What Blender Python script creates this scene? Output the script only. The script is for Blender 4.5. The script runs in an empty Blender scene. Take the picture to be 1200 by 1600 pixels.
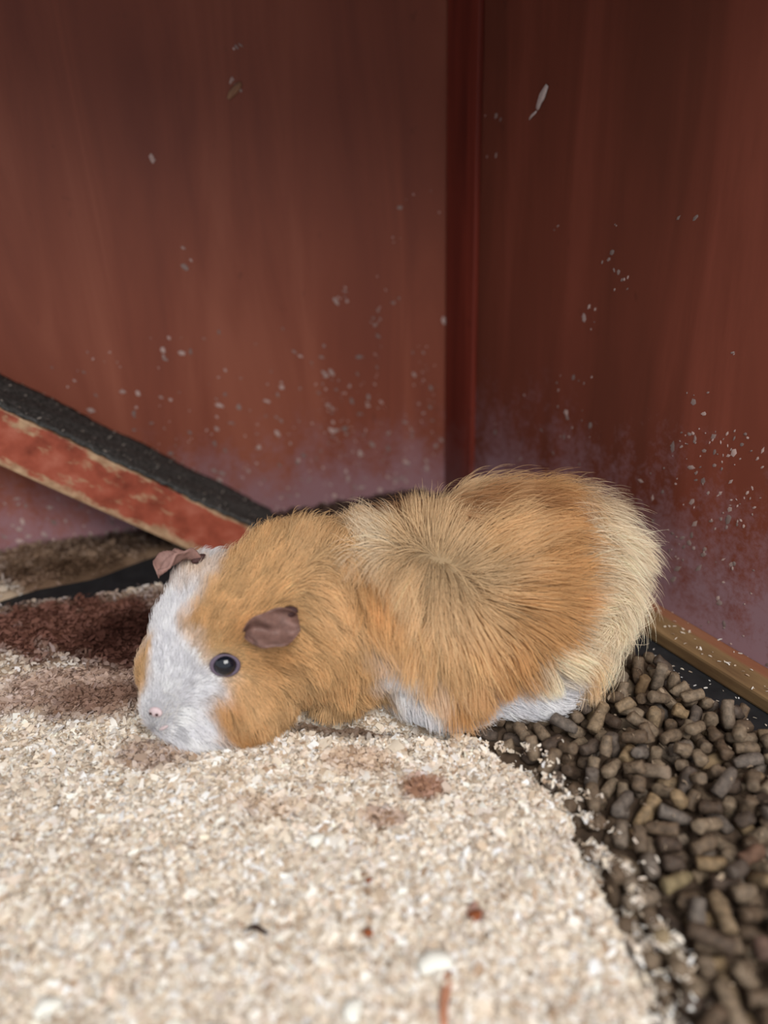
import bpy, bmesh, math, random
import numpy as np
from mathutils import Vector, Matrix, Euler
from mathutils.bvhtree import BVHTree

# ---------------------------------------------------------------- camera
SC = bpy.context.scene
COL = SC.collection
FPX = 1250.0                      # focal length in pixels of the 1200x1600 frame
PITCH = math.radians(25)
ROLL = -math.atan2(80, FPX / math.tan(PITCH))
CAM = Vector((0, 0, .27))
FWD = Vector((0, math.cos(PITCH), -math.sin(PITCH)))
_r0 = Vector((1, 0, 0)); _u0 = _r0.cross(FWD)
RGT = math.cos(ROLL) * _r0 + math.sin(ROLL) * _u0
UPV = -math.sin(ROLL) * _r0 + math.cos(ROLL) * _u0
cam_data = bpy.data.cameras.new('camera')
cam = bpy.data.objects.new('camera', cam_data); COL.objects.link(cam)
cam.matrix_world = Matrix(((RGT.x, UPV.x, -FWD.x, CAM.x), (RGT.y, UPV.y, -FWD.y, CAM.y),
                           (RGT.z, UPV.z, -FWD.z, CAM.z), (0, 0, 0, 1)))
cam_data.sensor_fit = 'VERTICAL'; cam_data.sensor_height = 36; cam_data.lens = 36 * FPX / 1600
cam_data.clip_start = .01
cam_data.dof.use_dof = True; cam_data.dof.focus_distance = .41; cam_data.dof.aperture_fstop = 3.6
SC.camera = cam

# ---------------------------------------------------------------- light
world = bpy.data.worlds.new('world'); SC.world = world; world.use_nodes = True
bg = world.node_tree.nodes['Background']
bg.inputs[0].default_value = (.86, .92, 1.0, 1); bg.inputs[1].default_value = .80
ld = bpy.data.lights.new('daylight_opening', 'AREA'); ld.shape = 'RECTANGLE'
ld.size = .9; ld.size_y = .7; ld.energy = 23; ld.color = (1.0, .97, .93)
lo = bpy.data.objects.new('daylight_opening', ld); COL.objects.link(lo)
lo.location = (.28, -.62, 1.05)
lo.rotation_euler = (Vector((-.05, .30, .02)) - lo.location).to_track_quat('-Z', 'Y').to_euler()
vs = SC.view_settings
vs.view_transform = 'Standard'; vs.look = 'None'; vs.gamma = 1; vs.use_curve_mapping = False
vs.exposure = 0.0

# ---------------------------------------------------------------- helpers
rng = np.random.default_rng(11); random.seed(11)

def ray(px, py):
    return FWD + RGT * ((px - 600) / FPX) - UPV * ((py - 800) / FPX)
def on_floor(px, py, z=0.0):
    d = ray(px, py); return CAM + d * ((z - CAM.z) / d.z)
def on_plane(px, py, o, n):
    d = ray(px, py); return CAM + d * ((o - CAM).dot(n) / d.dot(n))
def at(px, py, Y):
    d = ray(px, py); return CAM + d * (Y / d.y)
def srgb(r, g, b):
    f = lambda c: (c / 255 / 12.92) if c / 255 <= .04045 else ((c / 255 + .055) / 1.055) ** 2.4
    return (f(r), f(g), f(b))

def tag(o, label=None, cat=None, group=None, kind=None):
    if label: o['label'] = label
    if cat: o['category'] = cat
    if group: o['group'] = group
    if kind: o['kind'] = kind
    return o
def new_obj(name, me, mat=None, parent=None, kind=None):
    o = bpy.data.objects.new(name, me); COL.objects.link(o)
    if mat is not None and not me.materials: me.materials.append(mat)
    if parent is not None: o.parent = parent
    if kind: o['kind'] = kind
    return o
def from_bm(name, bm, mat=None, parent=None, kind=None, smooth=True):
    me = bpy.data.meshes.new(name); bm.normal_update(); bm.to_mesh(me); bm.free()
    if smooth:
        for p in me.polygons: p.use_smooth = True
    return new_obj(name, me, mat, parent, kind)
def empty(name, loc):
    o = bpy.data.objects.new(name, None); COL.objects.link(o); o.location = loc
    o.empty_display_size = .02
    return o
def box_frame(bm, o, ax, ay, az, bev=0.0):
    """box with one corner at o and edge vectors ax, ay, az"""
    vs_ = [bm.verts.new(o + ax * i + ay * j + az * k) for k in (0, 1) for j in (0, 1) for i in (0, 1)]
    fs = [(0, 2, 3, 1), (4, 5, 7, 6), (0, 1, 5, 4), (2, 6, 7, 3), (0, 4, 6, 2), (1, 3, 7, 5)]
    faces = [bm.faces.new([vs_[i] for i in f]) for f in fs]
    bmesh.ops.recalc_face_normals(bm, faces=faces)
    if bev:
        bmesh.ops.bevel(bm, geom=list({e for f in faces for e in f.edges}), offset=bev, segments=2, affect='EDGES', profile=.6)

def mat_new(name):
    m = bpy.data.materials.new(name); m.use_nodes = True
    nt = m.node_tree; b = nt.nodes['Principled BSDF']
    b.inputs['Specular IOR Level'].default_value = .25
    return m, nt, b
def N(nt, t, **kw):
    n = nt.nodes.new(t)
    for k, v in kw.items(): setattr(n, k, v)
    return n
def ramp(nt, stops, fac=None):
    n = N(nt, 'ShaderNodeValToRGB'); cr = n.color_ramp
    while len(cr.elements) < len(stops): cr.elements.new(.5)
    for e, (p, c) in zip(cr.elements, stops):
        e.position = p; e.color = (*c, 1) if len(c) == 3 else c
    if fac is not None: nt.links.new(fac, n.inputs[0])
    return n
def noise(nt, vec, scale, detail=4, rough=.55, dist=0):
    n = N(nt, 'ShaderNodeTexNoise'); n.inputs['Scale'].default_value = scale
    n.inputs['Detail'].default_value = detail; n.inputs['Roughness'].default_value = rough
    n.inputs['Distortion'].default_value = dist
    if vec is not None: nt.links.new(vec, n.inputs['Vector'])
    return n
def mapping(nt, vec, scale=(1, 1, 1), loc=(0, 0, 0), rot=(0, 0, 0)):
    n = N(nt, 'ShaderNodeMapping'); n.inputs['Scale'].default_value = scale
    n.inputs['Location'].default_value = loc; n.inputs['Rotation'].default_value = rot
    nt.links.new(vec, n.inputs['Vector']); return n
def math_(nt, op, a, b=None, clamp=False):
    n = N(nt, 'ShaderNodeMath', operation=op, use_clamp=clamp)
    for i, v in enumerate((a, b)):
        if v is None: continue
        if isinstance(v, (int, float)): n.inputs[i].default_value = v
        else: nt.links.new(v, n.inputs[i])
    return n.outputs[0]
def mix(nt, fac, a, b):
    n = N(nt, 'ShaderNodeMix', data_type='RGBA')
    if isinstance(fac, (int, float)): n.inputs['Factor'].default_value = fac
    else: nt.links.new(fac, n.inputs['Factor'])
    for s, v in (('A', a), ('B', b)):
        i = [x for x in n.inputs if x.name == s and x.type == 'RGBA'][0]
        if isinstance(v, tuple): i.default_value = (*v, 1)
        else: nt.links.new(v, i)
    return [x for x in n.outputs if x.type == 'RGBA'][0]
def bump(nt, b, h, strength=.3, dist=.001):
    n = N(nt, 'ShaderNodeBump'); n.inputs['Strength'].default_value = strength
    n.inputs['Distance'].default_value = dist
    nt.links.new(h, n.inputs['Height']); nt.links.new(n.outputs[0], b.inputs['Normal'])

# ---------------------------------------------------------------- materials
def plywood(name, lo_, mid, hi, dust_h, dust_col, dust_amt, rot, grain=(26, 26, 3.2)):
    """stained plywood: long wandering grain, a dusty bloom near the floor (height is object z)"""
    m, nt, b = mat_new(name)
    tc = N(nt, 'ShaderNodeTexCoord').outputs['Object']
    mp = mapping(nt, tc, grain, (0, 0, 0), rot)
    g = noise(nt, mp.outputs[0], 1.0, 5, .6, .8)
    big = noise(nt, mapping(nt, tc, (5, 5, 3), (.4, .1, 0), rot).outputs[0], 1.0, 3, .5, .4)
    s = math_(nt, 'ADD', math_(nt, 'MULTIPLY', g.outputs[0], .6), math_(nt, 'MULTIPLY', big.outputs[0], .4))
    c = ramp(nt, [(.34, lo_), (.5, mid), (.64, hi)], s)
    spots = noise(nt, mapping(nt, tc, (60, 60, 45), (3, 2, 1)).outputs[0], 1.0, 3, .6)
    sp = ramp(nt, [(.66, (0, 0, 0)), (.74, (1, 1, 1))], spots.outputs[0])
    c1 = mix(nt, math_(nt, 'MULTIPLY', sp.outputs[0], .35), c.outputs[0], tuple(x * .45 for x in lo_))
    sx = N(nt, 'ShaderNodeSeparateXYZ'); nt.links.new(tc, sx.inputs[0])
    hgt = math_(nt, 'DIVIDE', sx.outputs[2], dust_h)
    fall = math_(nt, 'SUBTRACT', 1.0, hgt, True)
    dn = noise(nt, mapping(nt, tc, (38, 38, 30), (1, 5, 2)).outputs[0], 1.0, 6, .7)
    dn2 = noise(nt, mapping(nt, tc, (260, 260, 260), (1, 5, 2)).outputs[0], 1.0, 3, .7)
    dd = math_(nt, 'ADD', math_(nt, 'MULTIPLY', dn.outputs[0], .65), math_(nt, 'MULTIPLY', dn2.outputs[0], .35))
    dm = math_(nt, 'ADD', math_(nt, 'MULTIPLY', fall, .42), math_(nt, 'MULTIPLY', dd, 1.25))
    dr = ramp(nt, [(.74, (0, 0, 0)), (1.0, (1, 1, 1))], dm)
    fac = math_(nt, 'MULTIPLY', math_(nt, 'MULTIPLY', dr.outputs[0], dust_amt), math_(nt, 'POWER', fall, .6), True)
    out = mix(nt, fac, c1, dust_col)
    nt.links.new(out, b.inputs['Base Color'])
    b.inputs['Roughness'].default_value = .55
    bump(nt, b, g.outputs[0], .25, .0008)
    return m
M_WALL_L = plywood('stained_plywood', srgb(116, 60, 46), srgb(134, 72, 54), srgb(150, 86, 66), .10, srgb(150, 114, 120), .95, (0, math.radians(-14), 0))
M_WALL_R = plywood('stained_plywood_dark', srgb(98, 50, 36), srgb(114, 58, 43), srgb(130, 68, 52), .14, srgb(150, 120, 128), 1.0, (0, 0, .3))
M_TRIM = plywood('stained_softwood', srgb(84, 30, 22), srgb(112, 44, 32), srgb(130, 54, 40), .10, srgb(120, 90, 90), .5, (0, 0, 0), (60, 60, 4))

def simple(name, col, rough=.7, var=.25, scale=120, spec=.25, bumpd=.0004, hi=None):
    m, nt, b = mat_new(name)
    tc = N(nt, 'ShaderNodeTexCoord').outputs['Object']
    n = noise(nt, mapping(nt, tc, (1, 1, 1)).outputs[0], scale, 5, .65)
    lo_ = tuple(c * (1 - var) for c in col); hi_ = hi or tuple(min(1, c * (1 + var)) for c in col)
    r = ramp(nt, [(.33, lo_), (.67, hi_)], n.outputs[0])
    nt.links.new(r.outputs[0], b.inputs['Base Color'])
    b.inputs['Roughness'].default_value = rough; b.inputs['Specular IOR Level'].default_value = spec
    bump(nt, b, n.outputs[0], .4, bumpd)
    return m
M_LINO = simple('black_lino', srgb(34, 34, 36), .6, .3, 90)
M_FELT = simple('roofing_felt', srgb(56, 56, 54), .9, .55, 420, .1, .0008, hi=srgb(96, 94, 92))
M_ROOF = simple('roof_board', srgb(70, 38, 28), .8)
M_BARE = simple('bare_wood', srgb(176, 138, 100), .75, .3, 160)
M_FLAKE_DARK = simple('dark_husk', srgb(52, 34, 28), .7)
M_SPLINTER = simple('splinter_wood', srgb(170, 118, 92), .75, .2, 300)
M_RUST = simple('rust_bark', srgb(132, 74, 44), .8, .3, 300)
M_WHITE = simple('white_shaving', srgb(226, 224, 214), .75, .08, 300)
M_DUSTFLAKE = simple('dusty_flake', srgb(196, 178, 172), .85, .15, 300)

# painted red wood chipped to bare timber towards its long edges (object space: x along, y across, z up)
def chipped():
    m, nt, b = mat_new('chipped_red_paint')
    tc = N(nt, 'ShaderNodeTexCoord').outputs['Object']
    n1 = noise(nt, mapping(nt, tc, (40, 60, 90)).outputs[0], 1, 5, .7)
    sx = N(nt, 'ShaderNodeSeparateXYZ'); nt.links.new(tc, sx.inputs[0])
    # distance from mid height of the face: 0 in the middle, 1 at the arrises
    e = math_(nt, 'ABSOLUTE', math_(nt, 'DIVIDE', math_(nt, 'ADD', sx.outputs[2], .018), .017))
    e2 = math_(nt, 'POWER', e, 4.0)
    s = math_(nt, 'ADD', math_(nt, 'MULTIPLY', e2, .26), n1.outputs[0])
    chip = ramp(nt, [(.60, (0, 0, 0)), (.70, (1, 1, 1))], s)
    pn = noise(nt, tc, 70, 4)
    paint = ramp(nt, [(.3, srgb(122, 56, 40)), (.55, srgb(160, 80, 60)), (.8, srgb(182, 108, 88))], pn.outputs[0])
    wn = noise(nt, tc, 150, 4)
    wood = ramp(nt, [(.3, srgb(150, 112, 84)), (.7, srgb(196, 164, 130))], wn.outputs[0])
    nt.links.new(mix(nt, chip.outputs[0], paint.outputs[0], wood.outputs[0]), b.inputs['Base Color'])
    b.inputs['Roughness'].default_value = .6
    bump(nt, b, chip.outputs[0], -.4, .0006)
    return m
M_CHIP = chipped()

def dusty_batten():
    m, nt, b = mat_new('dusty_batten')
    tc = N(nt, 'ShaderNodeTexCoord').outputs['Object']
    n = noise(nt, mapping(nt, tc, (14, 90, 90)).outputs[0], 1, 5, .6)
    c = ramp(nt, [(.3, srgb(96, 72, 48)), (.55, srgb(126, 100, 68)), (.75, srgb(150, 126, 94))], n.outputs[0])
    g = N(nt, 'ShaderNodeSeparateXYZ'); nt.links.new(tc, g.inputs[0])
    top = ramp(nt, [(.30, (1, 1, 1)), (.42, (0, 0, 0))], math_(nt, 'ADD', math_(nt, 'DIVIDE', g.outputs[1], .023), .0))
    nt.links.new(mix(nt, math_(nt, 'MULTIPLY', top.outputs[0], .7), c.outputs[0], srgb(126, 70, 52)), b.inputs['Base Color'])
    b.inputs['Roughness'].default_value = .75
    bump(nt, b, n.outputs[0], .4, .0008)
    return m
M_BATTEN = dusty_batten()

def attr_mat(name, attr, rough=.8, spec=.15, transl=0.0):
    m, nt, b = mat_new(name)
    a = N(nt, 'ShaderNodeAttribute', attribute_name=attr)
    nt.links.new(a.outputs['Color'], b.inputs['Base Color'])
    b.inputs['Roughness'].default_value = rough; b.inputs['Specular IOR Level'].default_value = spec
    if transl:
        t = N(nt, 'ShaderNodeBsdfTranslucent'); nt.links.new(a.outputs['Color'], t.inputs[0])
        mx = N(nt, 'ShaderNodeMixShader'); mx.inputs[0].default_value = transl
        nt.links.new(b.outputs[0], mx.inputs[1]); nt.links.new(t.outputs[0], mx.inputs[2])
        nt.links.new(mx.outputs[0], nt.nodes['Material Output'].inputs[0])
    return m
M_SAW = attr_mat('sawdust', 'tint', .85, .1, .25)
M_PELLET = attr_mat('pellet_fines', 'tint', .85)
M_FUR = attr_mat('fur_strands', 'tint', .6, .2, .22)
M_SKIN = attr_mat('coat_under', 'tint', .8, .05)

# ---------------------------------------------------------------- structure
K0 = on_floor(712, 765); L0 = on_floor(0, 868)
DL = (L0 - K0).normalized()                       # along the left wall, away from the corner
NL = Vector((-DL.y, DL.x, 0));  NL = NL if NL.dot(CAM - K0) > 0 else -NL; NL.z = 0; NL.normalize()
B0 = on_floor(1031, 1010); B1 = on_floor(1200, 1118)
DR = (B1 - B0).normalized()                       # along the right wall, towards the viewer
NR = Vector((-DR.y, DR.x, 0)); NR = NR if NR.dot(CAM - K0) > 0 else -NR; NR.z = 0; NR.normalize()
BAT = .023                                        # batten depth
WR = B0 - NR * BAT                                # a point on the right wall
# corner: K0 + DL*t lies on the right wall
t_ = (WR - K0).dot(NR) / DL.dot(NR)
KC = K0 + DL * t_
Z = Vector((0, 0, 1))

def slab(name, o, ax, ay, az, mat, kind='structure', origin=None, bev=0):
    """board with its own frame: local x along ax, y along ay, z along az, origin at o"""
    lx, ly, lz = ax.length, ay.length, az.length
    bm = bmesh.new(); box_frame(bm, Vector((0, 0, 0)), Vector((lx, 0, 0)), Vector((0, ly, 0)), Vector((0, 0, lz)), bev)
    ob = from_bm(name, bm, mat, None, kind, smooth=False)
    X, Y_, Z_ = ax.normalized(), ay.normalized(), az.normalized()
    ob.matrix_world = Matrix(((X.x, Y_.x, Z_.x, o.x), (X.y, Y_.y, Z_.y, o.y), (X.z, Y_.z, Z_.z, o.z), (0, 0, 0, 1)))
    return ob
HW = .46
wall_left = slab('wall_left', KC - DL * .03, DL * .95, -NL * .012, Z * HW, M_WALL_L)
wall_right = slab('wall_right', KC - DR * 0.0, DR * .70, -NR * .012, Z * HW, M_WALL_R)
# the corner strip fixed on the right-hand wall
trim = slab('trim_1', KC + DR * .0005 + Z * .0, DR * .036, NR * .0045, Z * (HW - .001), M_TRIM, bev=.0012)
floor = slab('floor', Vector((-1.0, -.25, -.012)), Vector((1.7, 0, 0)), Vector((0, 1.0, 0)), Z * .012, M_LINO)
ceiling = slab('ceiling', Vector((-1.0, .12, HW)), Vector((1.7, 0, 0)), Vector((0, .62, 0)), Z * .012, M_ROOF)
batten = slab('baseboard_right', WR - DR * .16 + Z * .0003, DR * .62, NR * BAT, Z * .0085, M_BATTEN, bev=.0015)

# ---------------------------------------------------------------- litter ground surface
EDGE = [on_floor(*p) for p in ((690, 1165), (760, 1172), (800, 1200), (850, 1240), (880, 1262), (905, 1300), (935, 1350), (960, 1410), (1000, 1480), (1022, 1540), (1035, 1600))]
EX = np.array([p.x for p in EDGE] + [.088, .085]); EY = np.array([p.y for p in EDGE] + [.10, -.2])
o_ = np.argsort(EY); EXs, EYs = EX[o_], EY[o_]
T0, T1 = on_floor(10, 948), on_floor(275, 893)    # bare strip of lino at the left
U0, U1 = on_floor(500, 1146), on_floor(700, 1158)
def edge_x(y):
    return np.where(y < EY.max(), np.interp(y, EYs, EXs), .03 + (y - EY.max()) * 1.1)
def wob(x, y, s, seed=0):
    return (np.sin(x * s + seed) * np.cos(y * s * 1.3 + seed * 2.1) + np.sin((x + y) * s * 1.9 + seed * .7) * .5 + np.cos((x * .7 - y) * s * 3.1 + seed) * .3) / 1.8
def saw_h(x, y):
    """height of the sawdust bed over the floor"""
    e = edge_x(y) - .006 + .0040 * wob(x, y, 150, 3) + .0030 * wob(x, y, 520, 5)
    h = .011 + .0035 * wob(x, y, 38, 1) + .0012 * wob(x, y, 150, 2)
    h = h * np.clip((e + .004 - x) / .012, -1.2, 1)
    back = np.clip((y - .36) / .10, 0, 1)          # thins out towards the back wall
    h = h * (1 - .45 * back)
    # bare strip
    ax, ay, bx, by = T0.x, T0.y, T1.x, T1.y
    L2 = (bx - ax) ** 2 + (by - ay) ** 2
    t = ((x - ax) * (bx - ax) + (y - ay) * (by - ay)) / L2
    tc = np.clip(t, 0, 1)
    d = np.hypot(x - ax - tc * (bx - ax), y - ay - tc * (by - ay) - .003 * np.sin(tc * 9))
    wdt = .0065 + .019 * np.clip(tc, 0, 1) ** 1.4
    k = np.clip((d - wdt) / .006, 0, 1)
    h = h * k - .004 * (1 - k)
    # a hollow added to darken the shaded gap between the front foot and the hind foot
    ax, ay, bx, by = U0.x, U0.y, U1.x, U1.y
    t = np.clip(((x - ax) * (bx - ax) + (y - ay) * (by - ay)) / ((bx - ax) ** 2 + (by - ay) ** 2), 0, 1)
    d = np.hypot(x - ax - t * (bx - ax), y - ay - t * (by - ay))
    k = np.clip((d - .0060 - .0015 * np.sin(t * 14)) / .005, 0, 1)
    return h * k + .0012 * (1 - k)
# tones in the bedding, stains and painted shade among them, each a patch on the floor: centre pixel -> floor point, radii, colour, strength
BED_TONES = [((560, 1148), (.030, .007), srgb(96, 74, 58), .92), ((115, 975), (.075, .040), srgb(104, 64, 52), .96), ((215, 1000), (.036, .036), srgb(96, 58, 48), .95), ((150, 1085), (.07, .020), srgb(156, 124, 108), .75), ((150, 1110), (.030, .014), srgb(128, 92, 74), .75),  # chest gap shade painted in first, then red-brown litter with head shadow
          ((660, 1235), (.011, .008), srgb(138, 92, 64), .85), ((600, 1285), (.010, .006), srgb(150, 108, 80), .6), ((560, 1200), (.018, .009), srgb(176, 140, 108), .5),
          ((140, 890), (.08, .020), srgb(112, 84, 64), .92), ((120, 862), (.075, .030), srgb(124, 96, 74), .88), ((250, 1190), (.02, .01), srgb(140, 104, 84), .6), ((420, 1270), (.02, .006), srgb(178, 146, 116), .4),
          ((1000, 1000), (.03, .02), srgb(90, 66, 50), .8), ((500, 800), (.22, .060), srgb(70, 50, 42), .96), ((740, 1440), (.003, .004), srgb(120, 66, 44), .8)]  # second patch darkens the bedding in the back corner
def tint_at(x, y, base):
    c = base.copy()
    for (px, py), (rx, ry), col, st in BED_TONES:
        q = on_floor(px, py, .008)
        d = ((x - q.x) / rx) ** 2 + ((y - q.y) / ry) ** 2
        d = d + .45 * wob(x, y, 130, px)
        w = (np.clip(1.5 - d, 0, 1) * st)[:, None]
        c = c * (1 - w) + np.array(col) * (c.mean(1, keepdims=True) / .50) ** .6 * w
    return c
nx, ny_ = 230, 240
gx = np.linspace(-.62, .13, nx); gy = np.linspace(-.2, .66, ny_)
GX, GY = np.meshgrid(gx, gy)
GZ = np.maximum(saw_h(GX, GY) - .0012, -.004) + rng.normal(0, .0004, GX.shape)
v = np.stack([GX, GY, GZ], -1).reshape(-1, 3)
idx = np.arange(nx * ny_).reshape(ny_, nx)
q = np.stack([idx[:-1, :-1], idx[:-1, 1:], idx[1:, 1:], idx[1:, :-1]], -1).reshape(-1, 4)
cen = v[q].mean(1)
def behind(c):   # inside the room, in front of both walls
    a = (c - np.array(KC)) @ np.array(NL) > .004
    b = (c - np.array(B0)) @ np.array(NR) > .002
    return a & b
q = q[behind(cen) & (cen[:, 2] > -.0025)]

def fast_mesh(name, verts, faces, cols=None):
    """verts (n,3), faces (m,k) -> mesh; cols (n,3) into attribute 'tint'"""
    me = bpy.data.meshes.new(name); n, m, k = len(verts), len(faces), faces.shape[1]
    me.vertices.add(n); me.vertices.foreach_set('co', np.asarray(verts, np.float32).ravel())
    me.loops.add(m * k); me.loops.foreach_set('vertex_index', faces.astype(np.int32).ravel())
    me.polygons.add(m); me.polygons.foreach_set('loop_start', (np.arange(m) * k).astype(np.int32))
    me.update(calc_edges=True)
    if cols is not None:
        a = me.attributes.new('tint', 'FLOAT_COLOR', 'POINT')
        a.data.foreach_set('color', np.concatenate([cols, np.ones((n, 1))], 1).astype(np.float32).ravel())
    return me
used = np.unique(q); remap = np.zeros(len(v), int); remap[used] = np.arange(len(used))
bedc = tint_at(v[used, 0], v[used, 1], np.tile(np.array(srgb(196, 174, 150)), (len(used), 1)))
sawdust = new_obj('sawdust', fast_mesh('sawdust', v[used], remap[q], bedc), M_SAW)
tag(sawdust, 'pale cream sawdust bedding spread over the floor in front of the guinea pig', 'sawdust', kind='stuff')

def flakes(pos, nrm_tilt, lens, wids, cols, bend=.5, az=None):
    """little curled chips, 6 verts / 2 quads each; pos (n,3)"""
    n = len(pos)
    az = rng.uniform(0, 2 * np.pi, n) if az is None else az
    tx, ty = rng.normal(0, nrm_tilt, n), rng.normal(0, nrm_tilt, n)
    Zv = np.stack([tx, ty, np.ones(n)], 1); Zv /= np.linalg.norm(Zv, axis=1, keepdims=True)
    A = np.stack([np.cos(az), np.sin(az), np.zeros(n)], 1)
    A -= (A * Zv).sum(1, keepdims=True) * Zv; A /= np.linalg.norm(A, axis=1, keepdims=True)
    Bv = np.cross(Zv, A)
    l = lens[:, None]; w = wids[:, None]; up = Zv * (l * rng.uniform(0, bend, (n, 1)))
    j = lambda: 1 + rng.uniform(-.35, .35, (n, 1))
    P = np.stack([pos - A * l * .5 * j() - Bv * w * .35 * j(), pos - A * l * .5 * j() + Bv * w * .35 * j(),
                  pos + up * .5 - Bv * w * .5 * j(), pos + up * .5 + Bv * w * .5 * j(),
                  pos + A * l * .5 * j() - Bv * w * .3 * j(), pos + A * l * .5 * j() + Bv * w * .3 * j()], 1)
    f = np.array([[0, 2, 3, 1], [2, 4, 5, 3]])
    F = (np.arange(n)[:, None, None] * 6 + f[None]).reshape(-1, 4)
    return P.reshape(-1, 3), F, np.repeat(cols, 6, 0)
PAL = np.array([srgb(*c) for c in ((238, 228, 214), (244, 238, 229), (224, 209, 190), (206, 186, 163), (232, 219, 200), (248, 246, 243), (180, 154, 130), (234, 218, 202), (218, 207, 197))])
PW = np.array([.2, .17, .14, .08, .17, .09, .03, .08, .04])
def saw_cols(n):
    c = PAL[rng.choice(len(PAL), n, p=PW / PW.sum())]
    return np.clip(c * rng.normal(1, .08, (n, 1)), 0, .95)
def scatter(n, x0, x1, y0, y1):
    x, y = rng.uniform(x0, x1, n), rng.uniform(y0, y1, n)
    h = saw_h(x, y)
    keep = (h > rng.uniform(-.001, .0035, n)) & behind(np.stack([x, y, h], 1))
    return x[keep], y[keep], h[keep]
P1 = scatter(150000, -.28, .115, .14, .36)
P2 = scatter(38000, -.34, .10, .36, .63)
P3 = scatter(42000, -.6, .1, -.15, .16)
X = np.concatenate([P1[0], P2[0], P3[0]]); Y = np.concatenate([P1[1], P2[1], P3[1]]); Hh = np.concatenate([P1[2], P2[2], P3[2]])
n = len(X)
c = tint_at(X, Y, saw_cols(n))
ln = np.exp(rng.normal(math.log(.0026), .35, n)); wd = ln * rng.uniform(.3, .75, n)
pos = np.stack([X, Y, Hh + rng.uniform(-.0008, .0016, n)], 1)
Vv, Ff, Cc = flakes(pos, .55, ln, wd, c, .5)
tag(new_obj('sawdust_flakes', fast_mesh('sawdust_flakes', Vv, Ff, Cc), M_SAW, sawdust), kind='stuff')

# flakes strewn over pellets, lino and batten
def strewn(name, parent, pts, lrange, tilt=.25, palette=None):
    n = len(pts); pts = np.array(pts)
    ln = rng.uniform(*lrange, n)
    cc = saw_cols(n) if palette is None else np.tile(np.array(palette), (n, 1)) * rng.uniform(.7, 1.1, (n, 1))
    Vv, Ff, Cc = flakes(pts, tilt, ln, ln * rng.uniform(.25, .6, n), cc, .3)
    o = new_obj(name, fast_mesh(name, Vv, Ff, Cc), M_SAW); o['kind'] = 'stuff'
    if parent is not None:
        o.parent = parent; o.matrix_parent_inverse = parent.matrix_world.inverted()
    return o
bpy.context.view_layer.update()
pts = []
for k in range(170):
    s = random.uniform(.10, .42); w = random.choice((random.uniform(0, .023), random.gauss(.018, .003)))
    w = min(max(w, .001), .0225)
    p = WR - DR * .16 + DR * (s + .0) + NR * w; pts.append((p.x, p.y, .0094))
strewn('sawdust_flecks', batten, pts, (.0008, .0028))
pts = []
for k in range(90):
    s = random.uniform(.0, .25); p = B0 + DR * s + NR * random.uniform(.001, .014); pts.append((p.x, p.y, .0008))
strewn('sawdust_flecks', floor, pts, (.0008, .002), .1)

# flecks of dust stuck on the walls
def wall_flecks(name, parent, o, n_, along, clusters, extra, zmax, arange):
    pts = []
    for (px, py, sx_, sy_, cnt) in clusters:
        for _ in range(cnt):
            p = on_plane(random.gauss(px, sx_), random.gauss(py, sy_), o, n_)
            pts.append(p)
    for _ in range(extra):
        zz = zmax * random.random() ** 2.6
        p = o + along * random.uniform(*arange); pts.append(Vector((p.x, p.y, zz + .004)))
    V, F, Cl = [], [], []
    for p in pts:
        if p.z < .001 or p.z > HW - .02 or (p - KC).dot(NL) < -.001 or (p - WR).dot(NR) < -.001: continue
        r = random.choice((.0005, .0006, .0008, .0010, .0016)) * random.uniform(.7, 1.2)
        a = random.gauss(.9, .5); k = random.randint(4, 6); b = len(V)
        e = random.uniform(1.2, 2.4)
        ctr = p + n_ * random.uniform(.0003, .0007)
        V.append(ctr)
        for i in range(k):
            t = i / k * 2 * math.pi; u = math.cos(t) * r * e * random.uniform(.7, 1.2); w = math.sin(t) * r * random.uniform(.7, 1.2)
            V.append(p + along * (u * math.cos(a) - w * math.sin(a)) + Z * (u * math.sin(a) + w * math.cos(a)) + n_ * .00012)
        for i in range(k): F.append((b, b + 1 + i, b + 1 + (i + 1) % k))
        f = random.choice((.45, .6, .8, 1.0)); c_ = np.array(srgb(204, 178, 170)) * f
        Cl += [c_] * (k + 1)
    o2 = new_obj(name, fast_mesh(name, np.array([tuple(x) for x in V]), np.array(F), np.array(Cl)), M_SAW); o2['kind'] = 'stuff'
    o2.parent = parent; o2.matrix_parent_inverse = parent.matrix_world.inverted()
wall_flecks('dust_flecks', wall_left, KC, NL, DL,
            [(530, 650, 28, 32, 42), (515, 590, 14, 22, 10), (590, 560, 10, 60, 16), (535, 465, 14, 10, 7), (600, 480, 14, 10, 5), (640, 310, 26, 14, 5), (620, 375, 8, 6, 3),
             (270, 560, 26, 16, 12), (240, 248, 5, 5, 2), (370, 75, 6, 5, 3), (368, 120, 6, 16, 5), (650, 575, 12, 20, 8), (670, 640, 22, 60, 26), (420, 600, 60, 40, 18),
             (180, 620, 70, 40, 26), (290, 410, 6, 16, 3), (600, 690, 70, 24, 36), (300, 720, 60, 30, 16), (60, 800, 60, 30, 20), (470, 700, 60, 30, 14)], 700, .11, (.0, .9))
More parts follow.
